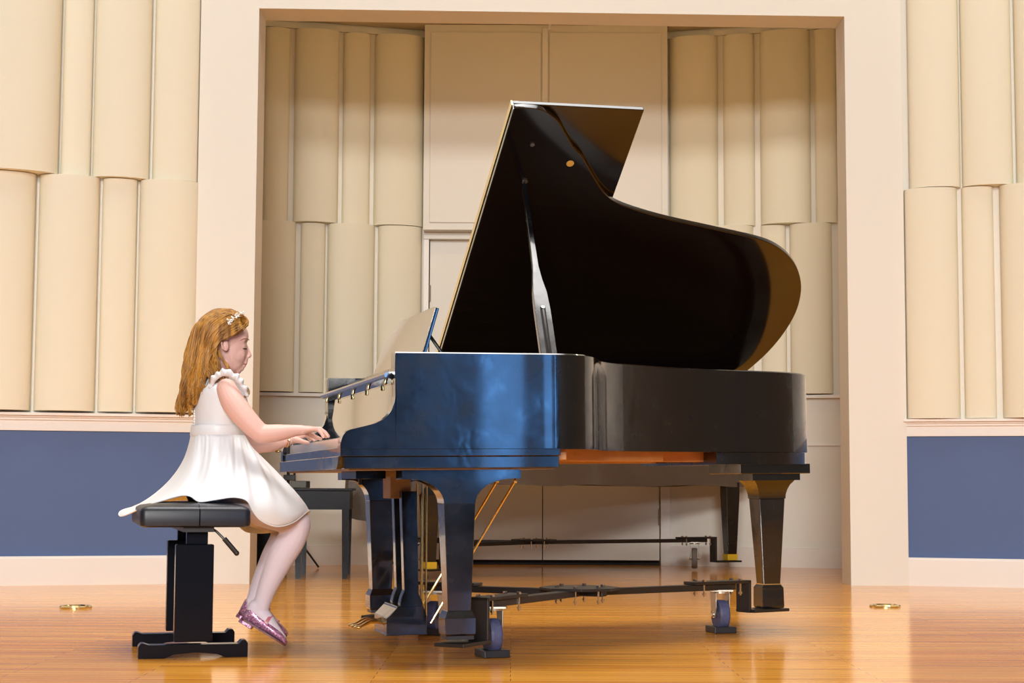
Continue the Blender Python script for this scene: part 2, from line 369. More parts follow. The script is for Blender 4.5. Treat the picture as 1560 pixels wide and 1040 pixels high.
# hall behind the camera
S(MB().box(-7.15, -7, -17, 8.6, -.9, ZC).build('wall_hall_left', M['hall']))
S(MB().box(7, 7.15, -17, -3.2, -.9, ZC).build('wall_hall_right', M['hall']))
S(MB().box(7, 7.15, -3.2, 8.8, -.9, ZC).build('wall_stage_right', mat('tan_wall_paint', (0.30, 0.25, 0.19), 0.8)))
S(MB().box(-7, 7, -17.15, -17, -.9, ZC).build('wall_rear', M['hall']))
S(MB().box(-7, 7, -17, 10.4, ZC, ZC + 0.1).build('ceiling', M['ceil']))
# brass floor sockets
for (px, py, lab) in ((119, 929, 'round brass floor socket cover on the boards left of the piano bench'), (1352, 919, 'round brass floor socket cover on the boards right of the piano tail')):
    D = CH * FPX / (py - 740 + (0 if px > 780 else -3)); p = at(px, py, D); e_ = empty('floor_socket', (p.x, D, 0)); tag(e_, lab, 'floor socket', 'brass floor sockets')
    rr = 0.074
    ring = [[(math.cos(t) * r_, math.sin(t) * r_, z) for t in [2 * PI * i / 40 for i in range(40)]] for r_, z in ((rr, 0.0), (rr, .006), (rr - .006, .011), (rr - .016, .011), (rr - .02, .004))]
    MB().loft(ring).build('socket_ring', M['brass'], e_, smooth=True)
    MB().cyl((0, 0, 0.0035), (0, 0, 1), rr - .022, .004, 32).build('socket_lid', M['brass'], e_, smooth=True)
    MB().cyl((0.02, 0, 0.006), (0, 0, 1), 0.012, .004, 16).cyl((-0.022, 0, 0.006), (0, 0, 1), 0.010, .003, 16).build('socket_plug', M['galv'], e_, smooth=True)

# ------------------------------------------------------------------ the grand piano
YAW, TILT = 0.25836, 0.013326
PO = Vector((-0.52654, 5.34827, 0.0)); W = 1.48
def PL(x, y, z=0):                              # a place in the piano's plan, without its tilt
    return Vector((PO.x + x * math.cos(YAW) - y * math.sin(YAW), PO.y + x * math.sin(YAW) + y * math.cos(YAW), z))
piano = empty('grand_piano', PO, (0, -TILT, YAW)); tag(piano, 'large black lacquered grand piano with its lid propped open on a wheeled frame', 'piano')
ZT, ZB = 0.99, 0.68
out = [(.10, 0), (.30, 0), (.5, 0), (.65, 0), (.735, .002), (.80, .028), (.855, .085), (.893, .16), (.927, .24), (.96, .30), (1.0, .352), (1.079, .427), (1.25, .552), (1.41, .64), (1.562, .698), (1.711, .742), (1.86, .80), (1.975, .89), (2.045, 1.01), (2.068, 1.15), (2.045, 1.31), (1.975, 1.42), (1.85, 1.473), (1.6, W), (1.0, W), (.3, W), (.10, W)]
curve = [(p.x, p.y) for p in catmull([(a, b_, 0) for a, b_ in out], 6)]
armtop = [(0, .70), (.003, .712), (.008, .725), (.018, .737), (.032, .744), (.05, .748), (.084, .756), (.11, .763), (.135, .775), (.152, .789), (.163, .805), (.172, .83), (.178, .86), (.1765, .89), (.174, .92), (.1745, .985), (.176, ZT)]
# case: rim wall with thickness, arms at both ends
TH = 0.075
def offs(c, t):
    o = []
    for i, (x, y) in enumerate(c):
        a = Vector(c[max(i - 1, 0)]); b_ = Vector(c[min(i + 1, len(c) - 1)]); d_ = (b_ - a).normalized(); nn = Vector((-d_.y, d_.x))
        o.append((x + nn.x * t, y + nn.y * t))
    return o
c2 = [(0.176, 0)] + [p for p in curve if p[0] > 0.19 or False]
c2 = [(0.176, 0)] + [p for p in curve if p[0] > 0.19] + [(0.176, W)]
inn = offs(c2, TH); k = MB()
rings = []
for (a, b_), (c_, d_) in zip(c2, inn):
    A = Vector((a, b_)); B = Vector((c_, d_)); u_ = (B - A).normalized() * 0.004
    rings.append([(a, b_, ZB), (a, b_, ZT - .004), (a + u_.x, b_ + u_.y, ZT), (c_, d_, ZT), (c_, d_, ZB)])
k.loft(rings)
k.build('rim', M['black'], piano, smooth=True, angle=0.35)
for y0, y1, nm in ((0, 0.05, 'arm'), (W - 0.05, W, 'arm')):
    poly = [(a, z) for a, z in armtop] + [(.1765, ZB), (0, ZB)]
    MB().prism(poly, y0, y1, 'y').build(nm, M['black'], piano, smooth=True, angle=0.5, bevel=0.0025)
for y0, y1 in ((-0.004, 0.05), (W - .05, W + .004)):
    MB().box(0.0, .716, y0, y1, .6595, .6825).build('side_molding', M['black'], piano, bevel=.0015)
kb = MB().box(0.012, .712, -0.003, W + .003, .6205, .658)
kb.build('key_bed', M['black'], piano, bevel=.002)
MB().box(0.03, .70, .02, W - .02, .6160, .6205).build('key_bed_underside', M['wood_pale'], piano)
# lower front rail, its near end rounded off
poly = [(0.005, .6205), (0.005, .6605), (W - .004, .6605), (W - .004, .6205)]
MB().prism([(.06, .6205), (.035, .632), (.02, .648), (.016, .6605), (W + .002, .6605), (W + .002, .6205)], -0.004, .02, 'x').build('front_rail', M['black'], piano, bevel=.0015)
MB().prism([(.045, .6605), (.045, .6885), (W - .045, .6885), (W - .045, .6605)], 0.006, .03, 'x').build('key_slip', M['black'], piano, bevel=.0015)
for y0, y1 in ((.05, .125), (W - .125, W - .05)):
    MB().box(.012, .17, y0, y1, .66, .722).build('key_block', M['black'], piano, bevel=.004)
kw = (W - .25) / 52
for i in range(52):
    MB().box(.02, .172, .125 + i * kw + .0002, .125 + (i + 1) * kw - .0002, .690, .7205).build('white_key', M['ivory'], piano)
pat = [1, 0, 1, 1, 0, 1, 1]
for i in range(51):
    # viewed from treble: bass is far, so count from the far side
    j = 51 - i
    if (i % 7) in (0, 2, 3, 5, 6):
        yc = .125 + (j) * kw
        MB().prism([(.07, .7205), (.075, .732), (.172, .732), (.172, .7205)], yc - .005, yc + .005, 'y').build('black_key', M['ebony'], piano)
# open fall board, leaning back over the keys, with rubber buttons under its lip
fb = MB().prism([(.172, .722), (.176, .745), (.182, .80), (.187, .86), (.190, .900), (.160, .910), (.158, .920), (.166, .926), (.195, .924), (.206, .90), (.206, .80), (.200, .722)], .052, W - .052, 'y').build('fallboard', M['mirror'], piano, smooth=True, angle=0.5)
for y_ in (.12, .43, .74, 1.05, 1.36):
    MB().cyl((.166, y_, .903), (.3, 0, 1), .006, .012, 14).ell((.165, y_, .896), (.007, .007, .005)).build('rubber_button', M['brass'], fb, smooth=True)
MB().prism([(.152, .913), (.149, .920), (.158, .929), (.176, .930), (.176, .924), (.164, .920), (.158, .913)], .052, W - .052, 'y').build('hinge_rail', M['chrome'], fb)
# inside: plate, pin block, soundboard, underside wood
bed = [(p[0], p[1]) for p in offs([(.30, .0)] + [q for q in c2 if q[0] > .3] + [(.30, W)], TH - .002)]
MB().prism(bed, .875, .885).build('iron_plate', M['gold'], piano)
MB().prism(bed, .700, .712).build('soundboard', M['wood'], piano)
MB().box(.20, .32, .055, W - .055, .80, .9).build('pin_block', M['black'], piano)
k = MB()
for i in range(24):
    y_ = .32 + i * 0.045; x1 = min(1.95, .95 + (y_ - .3) * .9)
    k.tube([(.36, y_, .905), (x1, y_ + .03, .905)], .0014, 5)
k.build('strings', M['brass'], piano, smooth=True)['kind'] = 'stuff'
for (a, b_, c_, d_) in ((.72, .06, .95, 1.40), (.72, .75, 1.9, .95), (.72, 1.3, 1.85, 1.36), (.72, .3, 1.3, .72)):
    A, B = Vector((a, b_)), Vector((c_, d_)); u_ = (B - A).normalized(); n_ = Vector((-u_.y, u_.x)) * .035
    MB().prism([tuple(A + n_), tuple(A - n_), tuple(B - n_), tuple(B + n_)], .645, .699).build('beam', M['wood'], piano, bevel=.004)
# lid: plane through the hinge on the bass side, opened 36 degrees
LA = math.radians(36); ZH = ZT + .02
lid = empty('lid', (0, W, ZH)); lid.parent = piano
lid.rotation_euler = (-LA, 0, 0)               # lid local: x along the piano, -y from the hinge to the treble edge
lp = [(.622, .0), (.622, .3), (.655, 1.452), (.70, 1.456), (.76, 1.447), (.82, 1.405), (.86, 1.35), (.905, 1.285), (.95, 1.24), (.985, 1.19), (1.03, 1.125), (1.08, 1.062), (1.14, 1.015), (1.25, .972), (1.377, .935), (1.56, .893), (1.751, .848), (1.85, .808), (1.935, .742), (2.0, .655), (2.045, .55), (2.066, .42), (2.055, .28), (2.02, .15), (1.965, .03), (1.95, 0)]
core = catmull([(a, b_, 0) for a, b_ in lp[2:-1]], 4)
poly = [(.622, 0), ] + [(p.x, -p.y) for p in core] + [(1.95, 0)]
poly = [(a, b_) for a, b_ in poly]
MB().prism(poly, -.004, .018).build('main_lid', M['black2'], lid, bevel=.003, smooth=True, angle=.5)
# front flap folded back on top of the main lid
MB().prism([(.622, -.02), (.655, -1.448), (1.135, -1.448), (1.12, -.02)], .024, .042).build('front_flap', M['black2'], lid, bevel=.003)
for z0, z1 in ((-.003, .0155),):
    MB().prism([(.6195, -.01), (.6525, -1.447), (.6555, -1.447), (.6225, -.01)], z0, z1).build('edge_veneer', M['mirror'], lid)
MB().prism([(.6165, -.01), (.6495, -1.447), (.6555, -1.447), (.6225, -.01)], .0185, .0405).build('flap_hinge', M['brass'], lid, smooth=True)
MB().cyl((.914, -(W - .506) / math.cos(LA), -.0045), (0, 0, 1), .014, .003, 20).build('lid_stud', mat('dull_brass', (.8, .5, .12), .5, metal=.3), lid, smooth=True)
MB().cyl((.754, -(W - .437) / math.cos(LA), -.006), (0, 0, 1), .008, .006, 16).build('prop_cup', M['chrome'], lid, smooth=True)
MB().cyl((.765, -1.109, -.006), (0, 0, 1), .011, .006, 16).build('prop_cup', M['chrome'], lid, smooth=True)
# prop stick
A = Vector((.704, .075, .975)); B = Vector((.763, .583, 1.648)); dv = B - A; L_ = dv.length; dv.normalize()
sx = Vector((1, 0, 0)); sx = (sx - dv * sx.dot(dv)).normalized(); sy = dv.cross(sx)
def stick(rows, off=0.0, t0=-.011, t1=.011):
    rings = []
    for s_, w0, w1 in rows:
        rings.append([A + dv * s_ + sx * w0 + sy * t0, A + dv * s_ + sx * w1 + sy * t0, A + dv * s_ + sx * w1 + sy * t1, A + dv * s_ + sx * w0 + sy * t1])
    return MB().loft(rings)
ps = stick([(0, -.028, .028), (.22, -.028, .028), (.30, -.026, .024), (.36, -.020, .014), (.42, -.014, .008), (.6, -.011, .006), (L_ - .02, -.008, .006), (L_, -.003, .003)]).build('prop_stick', M['black'], piano, bevel=.002, smooth=True, angle=.5)
stick([(0.0, -.009, .009), (.225, -.009, .009)], t0=-.0128, t1=-.0105).build('prop_slot', M['dark'], ps)
stick([(0.0, -.0045, .0045), (.215, -.0045, .0045)], t0=-.0150, t1=-.0120).build('short_prop', M['black2'], ps, bevel=.001)
MB().cyl(A + dv * .222 - sy * .014, sy, .006, .006, 12).build('pivot_pin', M['chrome'], ps, smooth=True)
# music desk
dk = Vector((.318, 0, .985)); lean = Vector((.055, 0, .185)); 
def deskP(y, h, t): return dk + lean * (h / .185) + Vector((t * .96, y, -t * .28))
shape = [(.30, 0), (.30, .180), (.34, .186), (.60, .188), (.90, .188), (.955, .186), (.975, .174), (.995, .160), (1.06, .150), (1.10, .132), (1.145, .10), (1.18, .04), (1.20, 0)]
v = [deskP(y, h, 0) for y, h in shape] + [deskP(y, h, .014) for y, h in shape]; n_ = len(shape)
MB().add(v, [tuple(range(n_)), tuple(range(n_, 2 * n_))[::-1]] + [(i, (i + 1) % n_, n_ + (i + 1) % n_, n_ + i) for i in range(n_)]).build('music_desk', M['mirror'], piano, bevel=.002, smooth=True, angle=.5)
for y_ in (.33, 1.1):
    MB().tube([deskP(y_, .09, .014), (.42, y_, .985)], .006, 8).build('desk_prop', M['black'], piano, smooth=True)
MB().box(.25, .46, .10, W - .10, .955, .968).build('desk_shelf', M['black'], piano)
# legs with flared brackets
def leg(name, cx, cy, zb_, face=1, wtop=.050, wbot=.034, bx0=-.14, bx1=.205, by=.06, ztop=.62):
    e_ = None
    body = []
    for z, h in ((zb_ + .085, wbot + .004), (.5075, wtop + .002)):
        body.append([(cx + a * h, cy + b_ * h, z) for a, b_ in ((-1, -1), (1, -1), (1, 1), (-1, 1))])
    o = MB().loft(body).build('leg', M['black'], piano, bevel=.003)
    rings = [[(cx + a * h, cy + b_ * h, z) for a, b_ in ((-1, -1), (1, -1), (1, 1), (-1, 1))] for z, h in
             ((zb_ + .012, .046), (zb_ + .018, .050), (zb_ + .068, .051), (zb_ + .078, .046), (zb_ + .092, wbot + .006))]
    MB().loft(rings).build('leg_plinth', M['black'], o, bevel=.0015)
    MB().box(cx - .045, cx + .045, cy - .045, cy + .045, zb_, zb_ + .012).build('leg_pad', M['steel_black'], o)
    pr = [(cx - wtop - .002, .507), (cx + wtop + .002, .507)]
    N = 9
    for i in range(N + 1):
        t = i / N; x_ = cx + wtop + .002 + (bx1 - .03 - wtop) * (1 - math.cos(t * PI / 2)); z_ = .507 + (ztop - .033 - .507) * math.sin(t * PI / 2); pr.append((x_, z_))
    pr += [(cx + bx1, ztop - .033), (cx + bx1, ztop), (cx + bx0, ztop), (cx + bx0, ztop - .033)]
    for i in range(N + 1):
        t = 1 - i / N; x_ = cx - wtop - .002 + (bx0 + .03 + wtop) * (1 - math.cos(t * PI / 2)); z_ = .507 + (ztop - .033 - .507) * math.sin(t * PI / 2); pr.append((x_, z_))
    MB().prism(pr, cy - by, cy + by, 'y').build('leg_bracket', M['black'], o, smooth=True, angle=.4)
    return o
leg('leg', .403, .138, .072, bx0=-.19, bx1=.205, by=.05)
leg('leg', .372, 1.335, .072, bx0=-.16, bx1=.2, by=.05)
# tail leg with stepped blocks
LX, LY = 1.918, 1.13
body = [[(LX + a * h, LY + b_ * h, z) for a, b_ in ((-1, -1), (1, -1), (1, 1), (-1, 1))] for z, h in ((.148, .036), (.498, .055))]
o = MB().loft(body).build('leg', M['black'], piano, bevel=.003)
rings = [[(LX + a * h, LY + b_ * h, z) for a, b_ in ((-1, -1), (1, -1), (1, 1), (-1, 1))] for z, h in ((.062, .045), (.07, .047), (.135, .046), (.143, .046), (.155, .038))]
MB().loft(rings).build('leg_plinth', M['black'], o, bevel=.0015)
MB().loft([[(LX + a * h, LY + b_ * h, z) for a, b_ in ((-1, -1), (1, -1), (1, 1), (-1, 1))] for z, h in ((.155, .0385), (.159, .0385))]).build('leg_band', M['brass'], o)
rings = [[(LX + a * h, LY + b_ * h, z) for a, b_ in ((-1, -1), (1, -1), (1, 1), (-1, 1))] for z, h in ((.498, .057), (.515, .058), (.535, .063), (.555, .072), (.568, .083), (.572, .085), (.572, .102), (.598, .102))]
MB().loft(rings).build('leg_bracket', M['black'], o, smooth=True, angle=.5)
MB().box(LX - .17, LX + .125, LY - .15, LY + .20, .598, .637).build('tail_block', M['black'], piano, bevel=.003)
tl = [q for q in curve if q[0] > 1.68]
MB().prism([(1.55, .74)] + [(q[0] - .008, q[1] + .006) for q in tl if q[1] < 1.4] + [(1.9, 1.43), (1.5, 1.46)], .634, .679).build('tail_plate', M['black'], piano, smooth=True, angle=.5)
# pedal lyre
ly = MB().box(.285, .36, .67, .81, .52, .60)
lyre = ly.build('lyre_block', M['wood_pale'], piano, bevel=.003)
MB().box(.19, .55, .55, .93, .596, .616).build('pedal_trapwork', M['wood_pale'], piano, bevel=.002)
for y_ in (.655, .80):
    prof = [(.318, .545), (.375, .545), (.378, .30), (.378, .19), (.390, .165), (.395, .15), (.390, .125), (.325, .125), (.312, .15), (.318, .175), (.328, .20), (.324, .35)]
    MB().prism(prof, y_ - .022, y_ + .022, 'y').build('lyre_pillar', M['black'], piano, bevel=.002)
prof = [(.262, .05), (.262, .105), (.270, .112), (.296, .138), (.300, .145), (.392, .145), (.398, .13), (.405, .112), (.405, .05), (.408, .044), (.26, .044)]
lb = MB().prism(prof, .62, .86, 'y').build('lyre_box', M['black'], piano, bevel=.002)
for y_ in (.68, .74, .80):
    rings = []
    for x_, z_, wd, hh in ((.27, .082, .008, .007), (.24, .090, .008, .007), (.215, .090, .010, .007), (.195, .082, .016, .006), (.180, .074, .020, .006), (.165, .071, .018, .006), (.155, .070, .009, .004)):
        rings.append([(x_, y_ + wd * math.cos(t), z_ + hh * math.sin(t)) for t in [2 * PI * i / 10 for i in range(10)]])
    MB().loft(rings).build('pedal', M['brass'], piano, smooth=True)
for (y_, x_) in ((.68, .405), (.73, .412), (.78, .405), (.73, .43)):
    MB().tube([(x_, y_, .57), (x_ - .005, y_, .10)], .0035, 8).build('pedal_rod', M['brass'], piano, smooth=True)
for y_ in (.60, .86):
    MB().tube([(.415, y_, .085), (.722, y_, .575)], .0045, 8).ell((.725, y_, .578), (.007, .007, .010)).build('lyre_brace', M['brass'], piano, smooth=True)
MB().cyl((.165, .6, .607), (1, 0, 0), .016, .05, 12).tube([(.165, .6, .60), (.165, .6, .57)], .006, 8).build('lock_knob', M['steel_black'], piano, smooth=True)
MB().box(.10, .20, .30, .60, .59, .616).build('keybed_cleat', M['satin'], piano)

# ------------------------------------------------------------------ wheeled dolly frames
def bar(a, b_, wd, th, mb=None):
    a, b_ = Vector(a), Vector(b_); d_ = (b_ - a); L = d_.length; d_.normalize(); n_ = Vector((-d_.y, d_.x, 0)).normalized() * wd / 2; u_ = Vector((0, 0, th / 2))
    mb = mb or MB(); r = []
    for p in (a, b_): r.append([p - n_ - u_, p + n_ - u_, p + n_ + u_, p - n_ + u_])
    return mb.loft(r)
def caster(parent, p, ztop, dirv, r, m_wheel, block=True, wdt=.04):
    p = Vector(p); d_ = Vector(dirv).normalized(); ax = Vector((-d_.y, d_.x, 0))
    c = p + Vector((0, 0, r + .012))
    root = MB().cyl(p + Vector((0, 0, ztop - .006)), (0, 0, 1), .036, .012, 20).box(p.x - .045, p.x + .045, p.y - .04, p.y + .04, ztop - .004, ztop + .002).build('caster', M['galv'], parent)
    rings = []
    for t_, rr in ((-wdt / 2, r * .5), (-wdt / 2, r * .93), (-wdt * .32, r), (wdt * .32, r), (wdt / 2, r * .93), (wdt / 2, r * .5)):
        a2 = d_; rings.append([c + ax * t_ + (a2 * math.cos(t) + Vector((0, 0, 1)) * math.sin(t)) * rr for t in [2 * PI * i / 32 for i in range(32)]])
    MB().loft(rings).build('wheel', m_wheel, root, smooth=True, angle=.5)
    for s_ in (-1, 1):
        q = [c + ax * s_ * (wdt / 2 + .006) + d_ * a_ + Vector((0, 0, b_)) for a_, b_ in ((-.012, -.012), (.012, -.012), (.030, r * .5), (.032, ztop - c.z - .012), (-.028, ztop - c.z - .012), (-.026, r * .5))]
        q2 = [v_ + ax * s_ * .004 for v_ in q]; n_ = len(q)
        MB().add(q + q2, [tuple(range(n_)), tuple(range(n_, 2 * n_))[::-1]] + [(i, (i + 1) % n_, n_ + (i + 1) % n_, n_ + i) for i in range(n_)]).build('fork', M['galv'], root, bevel=.001)
    MB().cyl(c, ax, .008, wdt + .034, 10).cyl(c, ax, .014, wdt + .022, 6).build('axle_bolt', M['chrome'], root)
    if block:
        v1 = p + d_ * -.055; v2 = p + d_ * .055
        bar((v1.x, v1.y, .013), (v2.x, v2.y, .013), wdt + .05, .025).build('brake', M['steel_black'], root, bevel=.003)
    return root
def bolts(parent, pts, ztop, zbot):
    for (x_, y_) in pts:
        MB().tube([(x_, y_, ztop + .009), (x_, y_, ztop), (x_, y_, ztop), (x_, y_, zbot - .008), (x_, y_, zbot - .008), (x_, y_, zbot - .016), (x_, y_, zbot - .016), (x_, y_, zbot - .022)], [.009, .009, .004, .004, .008, .008, .004, .004], 6).build('bolt', M['chrome'], parent)
def dolly(label, legs, hub, outs, zbeam, r, m_wheel, block, name='piano_dolly', cdirs=None, stepin=.13, zfoot=.058):
    e_ = empty(name, (hub[0], hub[1], 0)); tag(e_, label, 'dolly', 'piano dollies'); H_ = Vector((hub[0], hub[1], 0))
    def l2(v): return (v.x - H_.x, v.y - H_.y, v.z)
    for i, (lx, ly_) in enumerate(legs):
        P = Vector((lx, ly_, 0)); d_ = (H_ - P).normalized(); zf = zfoot[i] if hasattr(zfoot, '__len__') else zfoot
        a0 = P - d_ * .06; a1 = P + d_ * stepin; 
        mb = bar(l2(Vector((a0.x, a0.y, zf))), l2(Vector((a1.x, a1.y, zf))), .11, .012)
        bar(l2(Vector((a1.x, a1.y, zf))), l2(Vector((a1.x, a1.y, zf)) + d_ * .012), .075, .012, mb)
        # riser
        n_ = Vector((-d_.y, d_.x, 0)) * .0375; q0 = a1; q1 = a1 + d_ * .014
        rr = []
        for z_ in (zf - .006, zbeam + .012): rr.append([Vector(l2(Vector((v_.x, v_.y, z_)))) for v_ in (q0 - n_, q1 - n_, q1 + n_, q0 + n_)])
        mb.loft(rr)
        b1 = P + d_ * (stepin + .29)
        bar(l2(Vector((q0.x, q0.y, zbeam + .006))), l2(Vector((b1.x, b1.y, zbeam + .006))), .075, .012, mb)
        mb.build('foot_bracket', M['steel_black'], e_, bevel=.002)
        c0 = P + d_ * (stepin + .07); 
        end = H_ + d_ * .10
        bar(l2(Vector((c0.x, c0.y, zbeam - .012))), l2(Vector((end.x, end.y, zbeam - .012))), .05, .024).build('beam', M['steel_black'], e_, bevel=.003)
        cdv = cdirs[i] if cdirs else Vector((-d_.y, d_.x, 0))
        cp = P + d_ * (stepin + outs[i])
        root = caster(e_, l2(cp), zbeam - .024, cdv, r, m_wheel, block)
        bl = []
        for t_ in (.05, .24):
            for s_ in (-1, 1):
                v_ = P + d_ * (stepin + t_) + Vector((-d_.y, d_.x, 0)) * .027 * s_; bl.append((v_.x - H_.x, v_.y - H_.y))
        bolts(e_, bl, zbeam + .010, zbeam - .024)
    MB().cyl((0, 0, zbeam + .003), (0, 0, 1), .15, .010, 8).build('hub_plate', M['steel_black'], e_, bevel=.002)
    bolts(e_, [(.09 * math.cos(t), .09 * math.sin(t)) for t in [PI / 3 * i + .3 for i in range(6)]], zbeam + .008, zbeam - .03)
    return e_
pl = lambda x, y: tuple(PL(x, y).xy)
dolly('black steel wheeled dolly under the legs of the open piano', [pl(.405, .138), pl(.375, 1.335), pl(LX, LY)], pl(1.02, .80), (.10, .10, .13), .190, .058, M['wheel'], True,
      cdirs=[Vector((-.35, 1, 0)), Vector((.3, 1, 0)), Vector((-.25, 1, 0))], zfoot=(.060, .060, .080))

# ------------------------------------------------------------------ covered second piano in the alcove
YAW2 = 0.36
def P2(x, y): return Vector((-0.66 + x * math.cos(YAW2) - y * math.sin(YAW2), 10.35 + x * math.sin(YAW2) + y * math.cos(YAW2), 0))
p2 = empty('covered_piano', P2(0, 0), (0, 0, YAW2)); tag(p2, 'second grand piano under a grey-brown quilted cover, standing in the alcove behind', 'piano')
o2 = [(0, 0), (.12, 0), (.5, 0), (.9, .03), (1.2, .12), (1.6, .34), (2.1, .50), (2.55, .62), (2.77, .80), (2.78, 1.0), (2.6, 1.16), (2.2, 1.2), (1.0, 1.2), (.12, 1.2), (0, 1.2)]
cv = catmull([(a, b_, 0) for a, b_ in o2], 6, closed=True); N_ = len(cv); rings = []
cc = Vector((1.0, .7, 0))
for z_, sc_, wob in ((.64, .02, 0), (.64, .97, 0), (.575, 1.02, .012), (.60, 1.015, .010), (.75, 1.0, .006), (.94, .995, .002), (.985, .985, 0), (1.0, .95, 0)):
    rings.append([(cc.x + (p.x - cc.x) * sc_ + wob * math.sin(i * 1.3), cc.y + (p.y - cc.y) * sc_ + wob * math.cos(i * .9), (z_ + (wob * .5 * math.sin(i * .55) if z_ < .6 else 0)) - (.21 * max(0, 1 - p.x / .16) if z_ < .61 else 0)) for i, p in enumerate(cv)])
MB().loft(rings).build('quilted_cover', M['cover'], p2, smooth=True, angle=.8)
def leg2(x_, y_, zf, tape=True):
    o = MB().loft([[(x_ + a * h, y_ + b_ * h, z) for a, b_ in ((-1, -1), (1, -1), (1, 1), (-1, 1))] for z, h in ((zf, .032), (zf + .45, .05), (.60, .05))]).build('leg', M['black'], p2, bevel=.002)
    MB().loft([[(x_ + a * h, y_ + b_ * h, z) for a, b_ in ((-1, -1), (1, -1), (1, 1), (-1, 1))] for z, h in ((zf + .004, .037), (zf + .045, .039))]).build('tape_band', M['tape'], o)
def w2l(X, Y):
    dx, dy = X - (-0.66), Y - 10.35; return (dx * math.cos(YAW2) + dy * math.sin(YAW2), -dx * math.sin(YAW2) + dy * math.cos(YAW2))
LW = [(-.50, 10.48), (-.80, 11.45), (1.52, 11.92)]
for X_, Y_ in LW: leg2(*w2l(X_, Y_), .062)
dolly('black steel wheeled dolly under the covered piano in the alcove', LW, (.15, 11.26), (.10, .10, .16), .215, .070, M['wheelg'], False, cdirs=[Vector((0.1, 1, 0))] * 3)

# ------------------------------------------------------------------ adjustable bench with the girl
bench = empty('piano_bench', (-1.022, 5.63, 0), (0, 0, YAW)); tag(bench, 'black leather adjustable piano bench on two pillars, the girl sits on it', 'bench')
# bench local: x to the keys, y away from the viewer
SW, SL = .36, .66
rows = []
def rr(cx, cy, hx, hy, r_, z, n=5):
    o = []
    for sx_, sy_, a0 in ((1, 1, 0), (-1, 1, PI / 2), (-1, -1, PI), (1, -1, 1.5 * PI)):
        for i in range(n + 1):
            t = a0 + PI / 2 * i / n; o.append((cx + sx_ * (hx - r_) + r_ * math.cos(t), cy + sy_ * (hy - r_) + r_ * math.sin(t), z))
    return o
seat = MB()
rg = []
for z, ins in ((.430, .012), (.435, .002), (.447, 0), (.482, 0), (.492, .004), (.500, .018), (.506, .05), (.510, .10)):
    rg.append(rr(-.012, .33, SW / 2 - ins, SL / 2 - ins, .022 + ins * .1, z))
seat.loft(rg)
so = seat.build('seat', M['leather'], bench, smooth=True, angle=.7)
MB().tube([(.0, -.0005, .432), (.0, -.001, .46), (.0, -.0005, .486), (.0, .02, .502), (.0, .1, .5105), (.0, .56, .5105), (.0, .64, .502)], .0022, 6).build('seam', M['satin'], so, smooth=True)
for j, (y_, xo) in enumerate(((.10, 0), (.545, 0))):
    MB().box(-.07 + xo, .055 + xo, y_ - .028, y_ + .028, .052, .372).build('column', M['satin'], bench, bevel=.004)
    MB().box(-.035 + xo, .035 + xo, y_ - .018, y_ + .018, .372, .428).build('inner_post', M['satin'], bench, bevel=.002)
    poly = [(-.185, 0), (-.185, .040), (-.177, .050), (-.168, .050), (-.15, .044), (.14, .044), (.152, .056), (.165, .056), (.172, .045), (.172, 0), (.10, 0), (.07, .012), (0, .018), (-.07, .012), (-.10, 0)]
    MB().prism(poly, y_ - .03, y_ + .03, 'y').build('foot_bar', M['satin'], bench, bevel=.002)
MB().box(-.05, .05, .03, .62, .414, .431).build('seat_frame', M['steel_black'], bench)
lv = MB().tube([(.04, .07, .428), (.06, .055, .415), (.10, .045, .375)], .0045, 8).build('height_lever', M['steel_black'], bench, smooth=True)
MB().tube([(.085, .048, .392), (.125, .04, .345)], .0085, 10).ell((.126, .04, .344), (.009, .009, .009)).build('lever_grip', M['steel_black'], lv, smooth=True)

# ------------------------------------------------------------------ things in the alcove left of the covered piano
b2 = empty('wooden_bench', (-1.0, 10.5, 0), (0, 0, .06)); tag(b2, 'plain black piano bench with square legs, in the alcove behind the girl\'s knees', 'bench')
zt2 = at(500, 746, 10.5).z
MB().box(-.36, .03, -.02, .60, zt2 - .015, zt2).build('bench_top', M['satin'], b2, bevel=.003)
MB().box(-.33, .01, 0, .57, zt2 - .13, zt2 - .015).build('apron', M['satin'], b2)
for x_, y_ in ((-.30, .02), (-.015, .02), (-.30, .55), (-.015, .55)):
    MB().loft([[(x_ + a * h, y_ + b_ * h, z) for a, b_ in ((-1, -1), (1, -1), (1, 1), (-1, 1))] for z, h in ((0, .016), (zt2 - .13, .022))]).build('leg', M['satin'], b2)
gb = at(458, 740, 10.75)
o = MB().box(gb.x - .05, gb.x + .05, 10.7, 10.9, zt2 + .001, zt2 + .045).build('equipment_box', mat('dark_taupe_plastic', (.09, .08, .06), .5), None, bevel=.004)
tag(o, 'small flat taupe box lying on the black bench in the alcove', 'box')
# slanted black case leaning beside the pilaster
cs = empty('equipment_case', (at(398, 880, 10.6).x, 10.6, 0)); tag(cs, 'black slant-sided equipment case on the alcove floor beside the left pilaster', 'case')
MB().prism([(-.045, .05), (-.075, .30), (.10, .31), (.13, .012), (.0, .012)], 0, .35, 'y').build('case_body', M['satin'], cs, bevel=.006)
MB().box(-.09, .13, .0, .30, 0, .03).build('case_foot', M['steel_black'], cs, bevel=.004)
MB().tube([(-.02, .1, .308), (-.02, .1, .335), (.05, .1, .335), (.05, .1, .308)], .006, 8).build('case_handle', M['steel_black'], cs, smooth=True)
